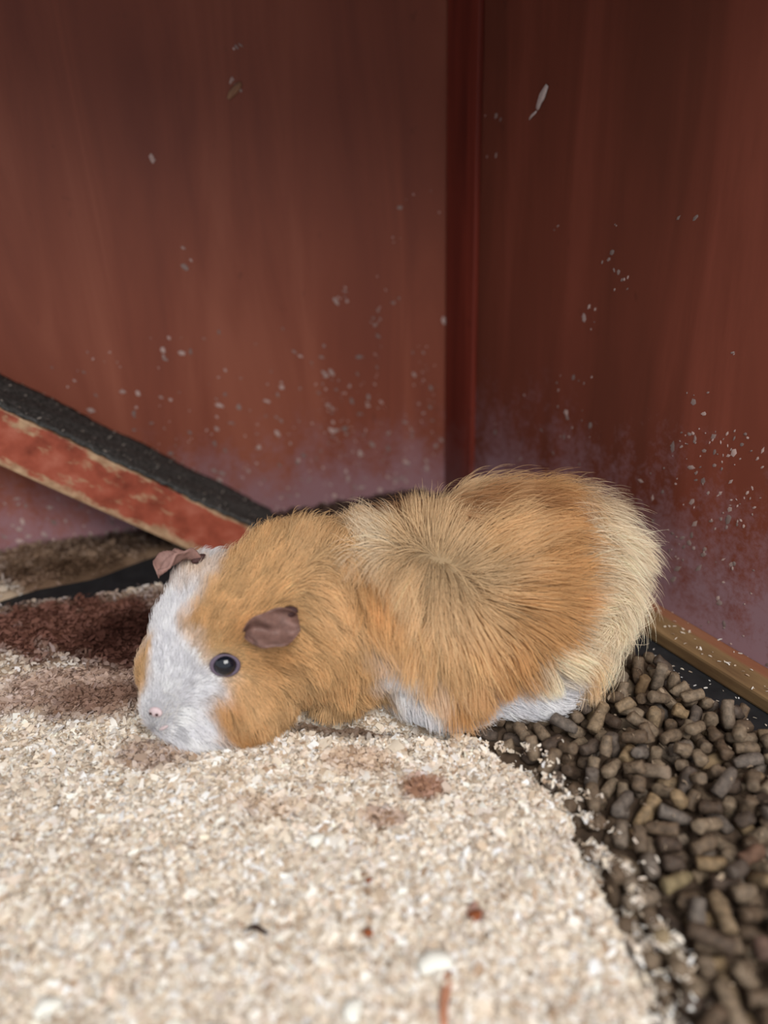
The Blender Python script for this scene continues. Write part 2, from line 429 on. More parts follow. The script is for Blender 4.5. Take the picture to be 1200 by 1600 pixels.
wall_flecks('dust_flecks', wall_right, WR, NR, DR,
            [(1110, 690, 34, 22, 26), (1060, 700, 14, 20, 10), (1140, 740, 36, 34, 34), (1160, 800, 20, 24, 14), (1060, 800, 30, 40, 24), (955, 350, 6, 4, 2), (950, 400, 7, 16, 4),
             (965, 440, 14, 9, 7), (930, 490, 7, 12, 5), (890, 640, 14, 24, 14), (880, 600, 40, 14, 8), (768, 185, 8, 5, 3), (765, 242, 6, 5, 2), (870, 358, 5, 5, 2), (1080, 345, 12, 6, 3),
             (1145, 555, 4, 3, 2), (1080, 618, 8, 5, 4), (820, 690, 40, 30, 10), (1100, 880, 50, 50, 30), (1150, 960, 40, 30, 20)], 420, .10, (.05, .40))

# ---------------------------------------------------------------- ramp board along the left wall
pa, pb = on_plane(0, 585, KC, NL), on_plane(300, 735, KC, NL)
RD = (pb - pa).normalized()                       # down the ramp
RW, RT = .060, .036
RN = NL.cross(RD).normalized();  RN = RN if RN.z > 0 else -RN
top = pa - RD * .30; end = pa + RD * ((0.004 - pa.z) / RD.z - .004)
RL = (end - top).length
rroot = empty('ramp_board', (end.x, end.y, 0)); bpy.context.view_layer.update()
tag(rroot, 'red painted ramp board with chipped edges and black felt top, sloping down along the wall', 'ramp')
def in_ramp(name, bm, mat, kind=None, smooth=False):
    ob = from_bm(name, bm, mat, None, kind, smooth)
    Xa, Ya, Za = RD, NL, RN
    ob.matrix_world = Matrix(((Xa.x, Ya.x, Za.x, top.x), (Xa.y, Ya.y, Za.y, top.y), (Xa.z, Ya.z, Za.z, top.z), (0, 0, 0, 1)))
    mw = ob.matrix_world.copy(); ob.parent = rroot; ob.matrix_parent_inverse = Matrix.Translation(-rroot.location); ob.matrix_world = mw
    return ob
bm = bmesh.new(); box_frame(bm, Vector((0, .001, -.010)), Vector((RL, 0, 0)), Vector((0, RW - .014, 0)), Vector((0, 0, .0085)), .001)
in_ramp('deck_board', bm, M_BARE)
bm = bmesh.new(); box_frame(bm, Vector((0, RW - .0125, -RT)), Vector((RL - .02, 0, 0)), Vector((0, .0125, 0)), Vector((0, 0, RT - .0015)), .0016)
in_ramp('side_rail', bm, M_CHIP)
# felt: thin sheet with a ragged front edge, slightly lumpy
bm = bmesh.new(); n1, n2 = 160, 12; g = []
for i in range(n1 + 1):
    row = []
    wv = RW - .001 + .0012 * math.sin(i * 1.7) + random.uniform(-.0006, .0006)
    for j in range(n2 + 1):
        row.append(bm.verts.new((RL * i / n1, .0006 + (wv - .0006) * j / n2, .0012 + random.uniform(-.0003, .0004) + .0006 * math.sin(i * .31 + j))))
    g.append(row)
for i in range(n1):
    for j in range(n2): bm.faces.new((g[i][j], g[i + 1][j], g[i + 1][j + 1], g[i][j + 1]))
f_all = bm.faces[:]
r_ = bmesh.ops.extrude_face_region(bm, geom=f_all)
bmesh.ops.translate(bm, vec=(0, 0, -.0022), verts=[x for x in r_['geom'] if isinstance(x, bmesh.types.BMVert)])
bmesh.ops.recalc_face_normals(bm, faces=bm.faces[:])
felt = in_ramp('felt_strip', bm, M_FELT, smooth=True)
bpy.context.view_layer.update()
pts = []
for k in range(260):
    s = random.uniform(.22, RL); y_ = RW * random.random() ** (.6 if random.random() < .5 else 2.5)
    p = top + RD * s + NL * y_ + RN * .0024; pts.append(tuple(p))
strewn('sawdust_flecks', rroot, pts, (.0008, .0026), .5, srgb(176, 166, 156))

# ---------------------------------------------------------------- wood pellets
# resting places of the pellets after they settled: shape, x, y, z in tenths of a millimetre, rotation in hundredths of a radian
PEL = [
    3, 1589, 3451, 36, 471, 602, 58, 2, 1231, 1943, 36, 471, 131, 159, 3, 1856, 1666, 37, 157, 1, 608, 1, 1367, 3225, 36, 471, 497, 15, 0, 1045, 1716, 36, 157, 549, 189, 1, 1831, 2707, 36, 157, 26, 154,
    0, 1031, 2946, 36, 471, 78, 547, 4, 714, 3478, 36, 471, 183, 110, 0, 1386, 3679, 36, 157, 549, 533, 1, 1401, 2199, 36, 471, 445, 506, 2, 1034, 1897, 36, 157, 26, 42, 0, 1625, 3547, 36, 471, 236, 17,
    4, 1316, 2732, 36, 471, 131, 168, 2, 1316, 3421, 36, 157, 340, 616, 0, 1317, 2170, 36, 157, 549, 188, 3, 978, 3548, 36, 157, 497, 151, 1, 1038, 3462, 36, 471, 497, 133, 0, 1551, 3067, 36, 157, 497, 457,
    2, 1229, 3643, 36, 157, 602, 6, 3, 933, 3678, 36, 471, 445, 6, 1, 1401, 2922, 36, 471, 602, 364, 2, 1684, 3484, 36, 157, 602, 207, 2, 1608, 2506, 36, 157, 549, 111, 1, 1076, 3218, 37, 471, 255, 597,
    0, 1231, 1863, 36, 471, 131, 466, 2, 1065, 2295, 36, 471, 497, 103, 2, 1502, 1271, 37, 471, 140, 459, 3, 1864, 2460, 36, 157, 26, 478, 4, 1485, 2995, 36, 157, 549, 30, 2, 1497, 1675, 36, 471, 79, 148,
    4, 1585, 2019, 36, 157, 131, 85, 0, 849, 2658, 36, 157, 497, 536, 1, 1914, 1952, 36, 157, 340, 608, 2, 1406, 2639, 36, 471, 183, 16, 2, 1790, 2124, 36, 157, 602, 268, 2, 1087, 2177, 36, 157, 340, 610,
    3, 1152, 4045, 71, 0, 314, 531, 2, 1223, 2970, 36, 471, 497, 620, 3, 1044, 2470, 36, 157, 445, 591, 1, 1567, 2724, 37, 471, 58, 236, 2, 1173, 2814, 36, 471, 392, 553, 3, 1694, 1282, 36, 157, 549, 521,
    1, 1739, 1500, 36, 157, 26, 476, 2, 1228, 1765, 36, 471, 183, 4, 3, 1383, 3376, 36, 471, 183, 613, 4, 1341, 2676, 81, 231, 608, 544, 2, 593, 3091, 36, 157, 445, 128, 1, 803, 2800, 36, 471, 497, 22,
    2, 1570, 1800, 36, 471, 131, 19, 3, 1469, 1792, 36, 471, 497, 52, 1, 1507, 2469, 36, 157, 131, 25, 3, 1021, 1532, 36, 157, 131, 448, 2, 1964, 2843, 36, 471, 236, 54, 2, 1081, 3994, 36, 157, 26, 384,
    3, 993, 2182, 36, 157, 497, 625, 2, 1616, 3258, 36, 157, 131, 465, 2, 1009, 3294, 36, 157, 497, 523, 2, 1039, 2060, 36, 471, 602, 264, 4, 1521, 2636, 36, 157, 183, 63, 0, 1106, 2424, 36, 471, 602, 600,
    1, 1152, 1369, 36, 471, 549, 216, 0, 1178, 2698, 36, 157, 602, 32, 1, 1341, 3010, 36, 471, 79, 401, 3, 1486, 2863, 36, 471, 602, 511, 0, 1936, 2081, 36, 157, 131, 137, 1, 1068, 3017, 49, 0, 0, 619,
    1, 994, 1442, 37, 471, 481, 81, 1, 1762, 2791, 36, 157, 79, 566, 1, 1742, 3229, 36, 157, 79, 403, 1, 719, 3158, 36, 157, 497, 606, 1, 1493, 1896, 36, 157, 183, 50, 2, 1584, 3718, 36, 157, 549, 49,
    4, 1700, 2650, 36, 471, 549, 40, 2, 1073, 2717, 36, 157, 183, 559, 3, 1691, 1387, 36, 157, 131, 558, 1, 1517, 3795, 36, 471, 392, 552, 2, 1541, 2209, 36, 471, 445, 607, 3, 1160, 1662, 36, 157, 26, 4,
    2, 1782, 2245, 36, 157, 26, 149, 1, 1368, 3083, 49, 0, 314, 131, 1, 1102, 3322, 36, 471, 131, 52, 2, 1844, 3170, 36, 157, 26, 472, 1, 1583, 2826, 36, 157, 549, 199, 2, 1525, 3664, 36, 471, 392, 49,
    2, 1825, 1506, 60, 314, 2, 477, 1, 1883, 3076, 36, 157, 26, 275, 2, 1133, 1881, 36, 157, 131, 41, 2, 968, 1363, 63, 226, 608, 608, 2, 705, 3048, 36, 471, 26, 130, 1, 1724, 2481, 36, 471, 602, 154,
    4, 855, 2977, 36, 157, 26, 623, 1, 1460, 3152, 36, 157, 131, 497, 0, 1831, 3254, 36, 471, 131, 520, 2, 897, 3833, 36, 157, 445, 567, 0, 1999, 2444, 36, 157, 131, 449, 0, 582, 3003, 36, 471, 26, 536,
    2, 962, 2542, 36, 157, 183, 517, 0, 1539, 2308, 39, 314, 0, 35, 4, 1289, 4137, 36, 471, 131, 547, 2, 1411, 2362, 36, 471, 131, 61, 3, 1290, 3257, 36, 157, 79, 15, 0, 2055, 2839, 36, 157, 497, 520,
    0, 1831, 2354, 36, 157, 131, 62, 1, 1706, 1930, 36, 471, 26, 464, 1, 1200, 1461, 49, 0, 0, 127, 3, 1140, 3725, 36, 471, 497, 491, 2, 1136, 2031, 36, 157, 497, 17, 1, 1363, 1525, 36, 471, 549, 130,
    1, 857, 3446, 36, 157, 602, 147, 1, 1670, 2102, 36, 471, 602, 556, 1, 779, 2913, 51, 428, 24, 8, 0, 996, 3389, 36, 471, 602, 101, 0, 1627, 3633, 36, 157, 27, 207, 2, 1572, 3159, 37, 471, 474, 484,
    2, 1128, 3467, 36, 157, 79, 620, 0, 1146, 3653, 39, 0, 314, 580, 2, 748, 3618, 59, 314, 0, 492, 1, 973, 2996, 36, 471, 497, 536, 0, 1770, 2894, 36, 157, 79, 595, 2, 1288, 1295, 36, 157, 549, 146,
    3, 1183, 3142, 36, 471, 602, 466, 1, 1878, 1771, 49, 314, 0, 477, 1, 998, 1605, 72, 213, 16, 198, 2, 1630, 2609, 36, 471, 183, 28, 3, 1470, 2775, 36, 157, 602, 500, 4, 1251, 3382, 82, 64, 368, 616,
    2, 1030, 3110, 36, 157, 183, 74, 3, 1719, 2407, 36, 471, 497, 472, 0, 1308, 1833, 36, 157, 392, 592, 2, 1263, 1628, 36, 157, 131, 53, 2, 1232, 2032, 37, 157, 572, 487, 1, 1447, 3861, 36, 471, 131, 136,
    0, 1842, 2881, 39, 0, 0, 39, 2, 1153, 3909, 36, 471, 602, 563, 0, 1955, 3023, 36, 471, 183, 520, 0, 502, 3263, 39, 0, 0, 549, 2, 1148, 3020, 36, 157, 236, 589, 4, 1178, 2532, 74, 99, 606, 246,
    2, 1052, 3649, 36, 471, 78, 49, 3, 1634, 3093, 67, 590, 219, 519, 0, 1094, 2572, 36, 471, 183, 130, 2, 1639, 2316, 66, 368, 66, 38, 2, 1670, 2988, 36, 471, 549, 455, 2, 1744, 2333, 63, 555, 569, 463,
    3, 1257, 2503, 36, 471, 79, 540, 3, 1552, 3374, 36, 471, 131, 64, 1, 475, 3173, 36, 157, 26, 19, 1, 1716, 1846, 36, 157, 602, 130, 2, 1222, 3442, 36, 471, 596, 463, 2, 1951, 2225, 66, 306, 600, 609,
    1, 1135, 1772, 36, 157, 497, 498, 0, 1887, 2170, 36, 471, 79, 604, 3, 1930, 2622, 36, 157, 183, 498, 1, 1407, 1602, 36, 157, 84, 603, 0, 981, 3908, 36, 471, 131, 623, 2, 1392, 1368, 36, 157, 26, 569,
    2, 1845, 2074, 36, 157, 445, 582, 2, 1580, 1332, 36, 471, 602, 98, 0, 1571, 2456, 80, 598, 401, 464, 0, 1492, 3569, 36, 157, 602, 394, 1, 2052, 2648, 36, 471, 19, 294, 2, 1195, 3212, 55, 512, 604, 433,
    1, 1170, 4116, 49, 0, 0, 402, 0, 1770, 1241, 39, 0, 314, 573, 0, 832, 3194, 36, 157, 445, 122, 3, 1649, 2632, 108, 157, 549, 226, 0, 900, 3142, 36, 471, 602, 617, 4, 1049, 3935, 75, 97, 281, 615,
    1, 1160, 2177, 36, 157, 392, 610, 1, 685, 2978, 52, 100, 380, 508, 2, 1610, 1912, 67, 40, 60, 103, 1, 1355, 2463, 36, 471, 26, 346, 0, 880, 2737, 36, 471, 79, 100, 1, 1515, 2110, 88, 38, 115, 87,
    0, 1993, 2363, 36, 471, 79, 137, 1, 1087, 2840, 36, 157, 131, 589, 1, 1404, 2101, 36, 157, 602, 188, 0, 1686, 1660, 36, 157, 26, 141, 1, 1497, 3117, 95, 106, 615, 265, 2, 1665, 3569, 94, 185, 77, 69,
    0, 1180, 2976, 97, 283, 573, 47, 1, 1376, 3784, 44, 406, 125, 561, 2, 1318, 2917, 36, 471, 183, 58, 0, 1319, 2086, 36, 157, 131, 30, 2, 911, 3261, 36, 471, 236, 23, 2, 1303, 1447, 36, 157, 79, 153,
    2, 1254, 1367, 64, 232, 609, 159, 2, 943, 3062, 59, 526, 292, 563, 1, 1768, 3328, 37, 157, 565, 602, 2, 1689, 1775, 36, 157, 79, 445, 1, 1278, 4226, 36, 157, 26, 547, 3, 1677, 2801, 36, 157, 602, 561,
    4, 1860, 3207, 108, 157, 26, 363, 4, 1239, 3962, 36, 157, 602, 80, 2, 1325, 3141, 61, 5, 627, 237, 2, 1217, 2598, 36, 471, 547, 84, 0, 959, 2714, 36, 157, 26, 109, 1, 795, 3685, 49, 0, 0, 123,
    1, 1234, 2319, 36, 471, 79, 503, 1, 1095, 1863, 95, 148, 601, 341, 0, 1454, 2041, 36, 471, 549, 189, 3, 1760, 2815, 107, 463, 560, 204, 3, 1392, 3962, 36, 471, 549, 566, 1, 1116, 2660, 59, 9, 87, 150,
    1, 858, 3722, 54, 540, 65, 399, 2, 1320, 3322, 125, 607, 610, 417, 1, 1644, 2248, 36, 471, 556, 497, 0, 1993, 2715, 36, 471, 445, 586, 0, 884, 3366, 36, 157, 549, 627, 0, 1218, 3526, 36, 471, 79, 424,
    1, 1802, 1393, 36, 157, 288, 608, 1, 1333, 2339, 36, 157, 26, 387, 2, 1488, 2633, 102, 426, 569, 164, 1, 983, 2467, 85, 27, 392, 498, 1, 784, 3116, 36, 157, 236, 607, 2, 1258, 2635, 87, 199, 627, 370,
    3, 1874, 2947, 36, 471, 183, 123, 1, 1720, 2177, 53, 215, 65, 148, 2, 943, 2642, 63, 246, 70, 116, 1, 1579, 3200, 98, 546, 324, 613, 2, 788, 2867, 145, 258, 614, 0, 2, 1260, 2873, 59, 0, 314, 110,
    4, 1281, 3085, 86, 312, 6, 112, 2, 1249, 2402, 36, 157, 131, 506, 2, 1434, 3617, 36, 157, 183, 551, 3, 1015, 1486, 93, 439, 571, 436, 2, 680, 3415, 36, 471, 497, 110, 4, 2027, 2896, 78, 596, 86, 479,
    1, 1540, 1961, 49, 0, 0, 612, 2, 1355, 2811, 63, 554, 372, 508, 0, 1600, 2404, 36, 157, 549, 504, 3, 1805, 2572, 36, 471, 497, 19, 3, 1708, 2534, 87, 554, 496, 85, 4, 1832, 2781, 70, 106, 605, 552,
    2, 1064, 1393, 36, 157, 602, 552, 1, 1306, 3544, 36, 157, 392, 48, 3, 664, 3491, 108, 157, 549, 568, 0, 1433, 1462, 36, 157, 26, 569, 2, 1599, 2133, 36, 157, 183, 559, 3, 1574, 2949, 36, 157, 497, 30,
    2, 1348, 1590, 85, 525, 589, 303, 4, 1236, 1896, 100, 479, 79, 463, 2, 1896, 2272, 36, 157, 392, 592, 3, 1200, 2416, 102, 207, 99, 477, 4, 1037, 3815, 36, 471, 602, 153, 1, 1602, 2692, 91, 513, 537, 172,
    2, 1134, 1313, 99, 112, 243, 115, 2, 1367, 1897, 36, 157, 549, 446, 0, 924, 2901, 39, 314, 0, 604, 2, 1813, 3100, 63, 70, 70, 142, 2, 1982, 2292, 59, 0, 0, 216, 4, 1256, 4193, 121, 585, 175, 43,
    1, 2023, 2639, 122, 318, 626, 582, 3, 1556, 1564, 36, 471, 602, 401, 1, 1776, 2000, 55, 608, 619, 559, 2, 1123, 3570, 55, 512, 30, 199, 1, 1734, 2084, 105, 158, 399, 74, 1, 1404, 1734, 36, 471, 549, 208,
    2, 1153, 2869, 89, 419, 505, 614, 1, 1532, 2859, 108, 471, 183, 10, 2, 1357, 2878, 108, 157, 497, 496, 1, 668, 3322, 36, 157, 445, 64, 1, 1651, 1474, 58, 404, 10, 48, 4, 1283, 2015, 109, 159, 26, 5,
    0, 1617, 1700, 36, 471, 340, 613, 2, 1475, 3915, 78, 554, 18, 384, 2, 895, 2585, 78, 609, 411, 558, 2, 1696, 2447, 100, 472, 55, 471, 2, 1316, 2320, 107, 130, 446, 534, 1, 1868, 1852, 36, 157, 549, 527,
    2, 933, 2792, 65, 600, 237, 19, 2, 1796, 1909, 82, 85, 293, 38, 1, 1175, 3480, 100, 64, 86, 502, 3, 1215, 2107, 65, 569, 96, 321, 1, 1327, 1697, 36, 157, 79, 50, 3, 1444, 1961, 106, 500, 218, 583,
    3, 1656, 2376, 113, 491, 546, 458, 3, 849, 2781, 136, 508, 605, 543, 1, 1155, 3359, 72, 395, 531, 88, 2, 2029, 2541, 36, 471, 288, 609, 1, 1702, 2029, 36, 471, 79, 547, 4, 1201, 1871, 165, 166, 39, 115,
    0, 1372, 4099, 51, 249, 574, 619, 2, 1909, 2755, 76, 393, 601, 546, 2, 1018, 2788, 78, 32, 235, 485, 2, 824, 3022, 103, 484, 388, 19, 3, 1475, 3811, 95, 594, 122, 610, 3, 1481, 3278, 36, 157, 131, 487,
    2, 1517, 2379, 76, 394, 30, 133, 3, 1489, 1388, 36, 157, 549, 588, 2, 1808, 1578, 92, 237, 607, 455, 1, 1244, 1527, 36, 157, 26, 454, 2, 987, 1980, 59, 0, 0, 337, 2, 1293, 3728, 36, 157, 602, 402,
    1, 1296, 2239, 36, 471, 497, 502, 2, 1376, 1969, 36, 471, 131, 446, 2, 1800, 1732, 67, 281, 596, 489, 3, 1398, 3528, 77, 51, 357, 39, 0, 1707, 3397, 51, 27, 550, 120, 3, 1445, 3728, 71, 0, 0, 318,
    2, 1589, 2527, 117, 414, 544, 103, 2, 942, 3356, 83, 574, 104, 161, 3, 1275, 1583, 108, 471, 340, 614, 2, 1329, 2953, 111, 485, 533, 186, 1, 1325, 1373, 97, 38, 531, 57, 1, 1710, 3460, 109, 7, 239, 486,
    3, 1092, 2548, 108, 157, 183, 558, 1, 1367, 2078, 128, 471, 551, 167, 0, 1234, 3856, 37, 471, 627, 265, 3, 1231, 3616, 108, 475, 25, 194, 4, 1228, 2732, 113, 556, 95, 472, 1, 869, 2840, 59, 48, 12, 431,
    1, 1768, 2996, 36, 471, 26, 616, 2, 1878, 2299, 104, 496, 9, 498, 1, 988, 3654, 85, 130, 371, 41, 1, 2033, 2550, 108, 471, 288, 609, 3, 1432, 1609, 114, 402, 1, 487, 0, 550, 3332, 36, 157, 602, 255,
    2, 778, 3354, 36, 157, 497, 526, 1, 1352, 3437, 99, 153, 288, 621, 1, 838, 3621, 36, 157, 602, 181, 0, 1384, 1802, 62, 69, 606, 161, 2, 993, 3750, 68, 262, 620, 84, 2, 1388, 1284, 90, 106, 32, 442,
    1, 1003, 2867, 36, 471, 183, 107, 3, 1401, 3236, 99, 137, 232, 24, 2, 712, 3247, 60, 310, 627, 102, 1, 1568, 3569, 87, 516, 576, 341, 0, 1534, 2970, 101, 480, 78, 21, 0, 1149, 3963, 98, 437, 78, 582,
    3, 1108, 2935, 78, 296, 603, 604, 1, 1350, 2589, 77, 603, 92, 53, 4, 1197, 1673, 97, 457, 183, 625, 1, 831, 3285, 54, 541, 556, 318, 1, 1577, 2222, 100, 145, 339, 2, 2, 1520, 1779, 97, 490, 605, 329,
    1, 1475, 2562, 49, 314, 0, 121, 2, 1059, 2397, 97, 489, 603, 592, 0, 946, 3455, 39, 0, 0, 450, 0, 1951, 2145, 85, 576, 6, 619, 2, 1911, 2535, 36, 471, 26, 163, 1, 1739, 2696, 86, 566, 175, 466,
    3, 1259, 3905, 109, 157, 364, 15, 2, 1559, 2601, 168, 506, 441, 559, 4, 1026, 3505, 103, 163, 25, 129, 4, 1032, 3068, 137, 622, 511, 415, 3, 1421, 2500, 47, 489, 26, 353, 2, 1738, 3142, 66, 570, 50, 610,
    4, 853, 3465, 106, 487, 285, 603, 3, 1647, 2939, 101, 141, 546, 479, 2, 1668, 1699, 103, 176, 346, 13, 1, 2061, 2754, 78, 55, 81, 560, 1, 1681, 3187, 59, 16, 575, 359, 0, 1463, 3459, 36, 157, 79, 537,
    3, 950, 2342, 36, 471, 603, 536, 1, 1261, 2799, 49, 0, 314, 529, 1, 1424, 3025, 90, 577, 551, 460, 2, 953, 2296, 97, 105, 244, 118, 2, 1016, 3231, 78, 205, 599, 537, 3, 1884, 2069, 103, 206, 508, 1,
    0, 1743, 2878, 140, 248, 98, 576, 2, 569, 3230, 36, 157, 236, 559, 4, 1473, 3360, 84, 1, 314, 549, 0, 1415, 2812, 106, 468, 415, 18, 1, 958, 3884, 107, 439, 491, 102, 2, 675, 3155, 95, 491, 86, 600,
    3, 890, 3793, 108, 173, 31, 230, 1, 1375, 2016, 92, 256, 513, 93, 2, 1198, 3137, 108, 471, 550, 100, 2, 918, 3244, 109, 157, 411, 15, 2, 1497, 3512, 109, 77, 26, 405, 1, 1696, 3026, 94, 73, 126, 415,
    1, 1337, 3687, 107, 150, 559, 509, 2, 1922, 2396, 69, 592, 80, 38, 1, 1199, 2320, 117, 183, 66, 177, 3, 1854, 1654, 148, 374, 53, 545, 1, 1961, 2980, 95, 122, 128, 469, 1, 1128, 1463, 49, 0, 0, 160,
    2, 1097, 3103, 93, 441, 507, 88, 4, 1482, 2232, 75, 575, 540, 262, 2, 861, 3180, 144, 226, 33, 455, 2, 1853, 2664, 95, 468, 552, 464, 2, 1582, 2424, 161, 114, 113, 453, 4, 1400, 3348, 155, 626, 612, 309,
    1, 1609, 2893, 177, 468, 552, 575, 1, 1067, 2862, 147, 234, 611, 573, 4, 1534, 1977, 151, 510, 40, 159, 1, 629, 3180, 43, 88, 134, 476, 4, 1582, 1635, 83, 254, 576, 27, 2, 860, 2689, 108, 157, 131, 552,
    0, 1650, 2203, 96, 371, 601, 65, 2, 1074, 1625, 36, 157, 602, 31, 0, 1031, 2628, 39, 0, 0, 212, 1, 1230, 2948, 140, 576, 58, 108, 1, 1199, 2252, 87, 597, 124, 289, 0, 1635, 2041, 100, 153, 2, 129,
    0, 1460, 1867, 105, 264, 612, 500, 2, 867, 2931, 108, 157, 602, 207, 3, 1793, 1813, 78, 619, 32, 143, 1, 960, 3122, 106, 613, 104, 478, 2, 1012, 2899, 106, 146, 73, 516, 1, 1522, 3724, 105, 457, 89, 601,
    2, 1779, 1323, 127, 5, 341, 55, 1, 1273, 1775, 93, 536, 22, 99, 0, 1729, 1575, 36, 471, 183, 6, 0, 1348, 2817, 154, 510, 28, 171, 3, 1613, 2783, 106, 453, 112, 156, 1, 1865, 2186, 108, 471, 26, 527,
    4, 1195, 3693, 111, 480, 34, 180, 0, 844, 3124, 86, 595, 545, 337, 1, 1937, 2827, 102, 24, 146, 583, 2, 1584, 1281, 106, 468, 35, 460, 1, 1543, 3048, 120, 1, 299, 152, 2, 1448, 3433, 108, 155, 136, 466,
    4, 1879, 3063, 126, 220, 39, 199, 1, 1453, 2716, 104, 570, 312, 33, 2, 1676, 1544, 87, 341, 79, 569, 0, 1359, 1869, 103, 518, 549, 596, 0, 1421, 3122, 117, 585, 219, 555, 4, 1515, 1501, 53, 587, 134, 529,
    1, 1193, 2825, 136, 43, 213, 123, 0, 1539, 2044, 112, 525, 187, 536, 0, 1220, 3781, 89, 47, 91, 535, 1, 1971, 2889, 125, 551, 274, 94, 4, 1223, 3030, 121, 62, 93, 348, 3, 1255, 2477, 107, 619, 194, 601,
    1, 622, 3300, 90, 145, 13, 77, 2, 1231, 3304, 99, 72, 627, 275, 2, 788, 3541, 36, 157, 79, 146, 0, 1411, 1412, 111, 627, 0, 93, 0, 1763, 2201, 110, 377, 625, 201, 2, 1387, 2271, 59, 0, 0, 429,
    1, 1229, 4031, 97, 544, 31, 310, 4, 1081, 3214, 141, 26, 247, 4, 2, 1079, 2757, 109, 169, 42, 246, 2, 1640, 3149, 149, 225, 0, 233, 2, 1642, 2867, 104, 170, 498, 142, 0, 1167, 2646, 120, 216, 582, 576,
    0, 1261, 1429, 119, 198, 603, 172, 4, 1356, 4018, 72, 83, 555, 272, 3, 1182, 2156, 106, 173, 548, 194, 2, 1601, 1398, 68, 298, 574, 107, 2, 1638, 2112, 122, 370, 15, 64, 3, 1695, 3287, 96, 621, 398, 478,
    1, 1965, 2712, 105, 500, 556, 527, 4, 1051, 3884, 128, 207, 77, 119, 3, 1040, 2193, 91, 546, 460, 542, 1, 924, 2867, 138, 52, 535, 152, 1, 1031, 3358, 120, 0, 613, 241, 1, 1804, 1409, 108, 157, 183, 608,
    3, 1748, 1639, 97, 520, 27, 283, 2, 1681, 3091, 124, 232, 626, 227, 2, 1207, 2005, 117, 84, 319, 600, 1, 1343, 3599, 83, 575, 221, 66, 1, 1279, 3522, 99, 157, 23, 362, 1, 1335, 3870, 49, 0, 0, 449,
    1, 737, 3428, 98, 142, 445, 118, 1, 1097, 1686, 96, 52, 84, 384, 2, 1076, 1989, 81, 419, 245, 618, 2, 1012, 1842, 124, 545, 64, 384, 3, 1887, 2694, 159, 581, 180, 214, 0, 1546, 3324, 99, 503, 548, 394,
    2, 1330, 2142, 101, 447, 75, 453, 3, 961, 3450, 114, 471, 602, 441, 1, 1516, 1567, 112, 225, 5, 594, 0, 1821, 3019, 89, 399, 594, 540, 3, 1751, 2631, 145, 619, 114, 70, 2, 802, 3659, 146, 183, 18, 240,
    2, 1029, 1773, 82, 95, 14, 6, 3, 912, 3020, 151, 138, 503, 92, 1, 1777, 2281, 114, 23, 594, 401, 0, 1137, 1535, 36, 157, 549, 466, 0, 1487, 2435, 116, 555, 8, 456, 2, 1064, 1851, 185, 276, 599, 138,
    3, 1351, 2411, 118, 510, 71, 223, 1, 1597, 1447, 132, 103, 26, 465, 0, 1470, 2323, 104, 104, 578, 614, 2, 1787, 3194, 130, 105, 125, 8, 3, 1382, 1714, 111, 505, 25, 59, 2, 1868, 2505, 128, 612, 298, 84,
    2, 1843, 1970, 59, 0, 314, 82, 4, 1701, 2300, 150, 228, 623, 10, 2, 1179, 2899, 165, 431, 614, 124, 1, 1144, 2346, 58, 109, 605, 272, 2, 1577, 1889, 163, 101, 75, 380, 0, 1597, 3399, 106, 569, 451, 190,
    1, 1859, 2415, 100, 68, 43, 188, 4, 1808, 2937, 108, 481, 491, 453, 2, 1297, 3227, 117, 15, 517, 30, 2, 1431, 2956, 156, 120, 78, 507, 3, 993, 2587, 114, 158, 501, 615, 1, 1305, 3791, 97, 71, 5, 438,
    1, 749, 3023, 107, 152, 390, 31, 1, 1010, 3178, 128, 254, 537, 616, 3, 1107, 3765, 92, 469, 602, 174, 0, 1456, 2900, 98, 512, 232, 35, 1, 1633, 1845, 89, 66, 66, 122, 1, 1623, 3304, 107, 590, 37, 67,
    2, 1502, 1365, 120, 570, 510, 348, 2, 1130, 3579, 128, 465, 536, 41, 2, 1859, 2586, 115, 272, 60, 579, 3, 1443, 2138, 117, 557, 592, 311, 3, 1714, 1877, 130, 600, 580, 205, 1, 1636, 1609, 145, 217, 581, 75,
    0, 1539, 1886, 99, 202, 415, 598, 0, 1710, 1980, 99, 373, 623, 83, 1, 771, 3534, 108, 472, 131, 47, 1, 1519, 2501, 120, 8, 15, 77, 2, 993, 2180, 150, 489, 235, 10, 2, 506, 3269, 114, 157, 131, 567,
    1, 1604, 1539, 110, 115, 110, 2, 0, 1955, 2584, 94, 139, 76, 463, 2, 1090, 3310, 124, 522, 585, 529, 3, 1167, 4115, 194, 413, 423, 602, 1, 1792, 2459, 112, 122, 600, 6, 2, 678, 3348, 119, 24, 244, 98,
    1, 1157, 2725, 143, 317, 100, 571, 0, 1175, 1811, 107, 47, 303, 7, 1, 1507, 3221, 99, 369, 616, 35, 0, 1616, 3487, 106, 42, 76, 101, 3, 1732, 3358, 120, 179, 573, 127, 3, 1614, 3032, 169, 257, 46, 45,
    2, 1110, 2344, 122, 515, 553, 574, 1, 1392, 2511, 114, 497, 602, 430, 2, 1168, 3250, 112, 396, 574, 109, 1, 999, 2694, 121, 627, 627, 328, 2, 1493, 3172, 174, 184, 82, 496, 1, 1475, 3281, 128, 86, 368, 539,
    2, 2062, 2695, 181, 584, 618, 275, 3, 1072, 1533, 114, 416, 551, 106, 0, 1182, 3868, 91, 55, 256, 35, 3, 1300, 4056, 114, 385, 134, 538, 2, 1053, 3566, 133, 552, 583, 341, 1, 1360, 2145, 170, 119, 549, 553,
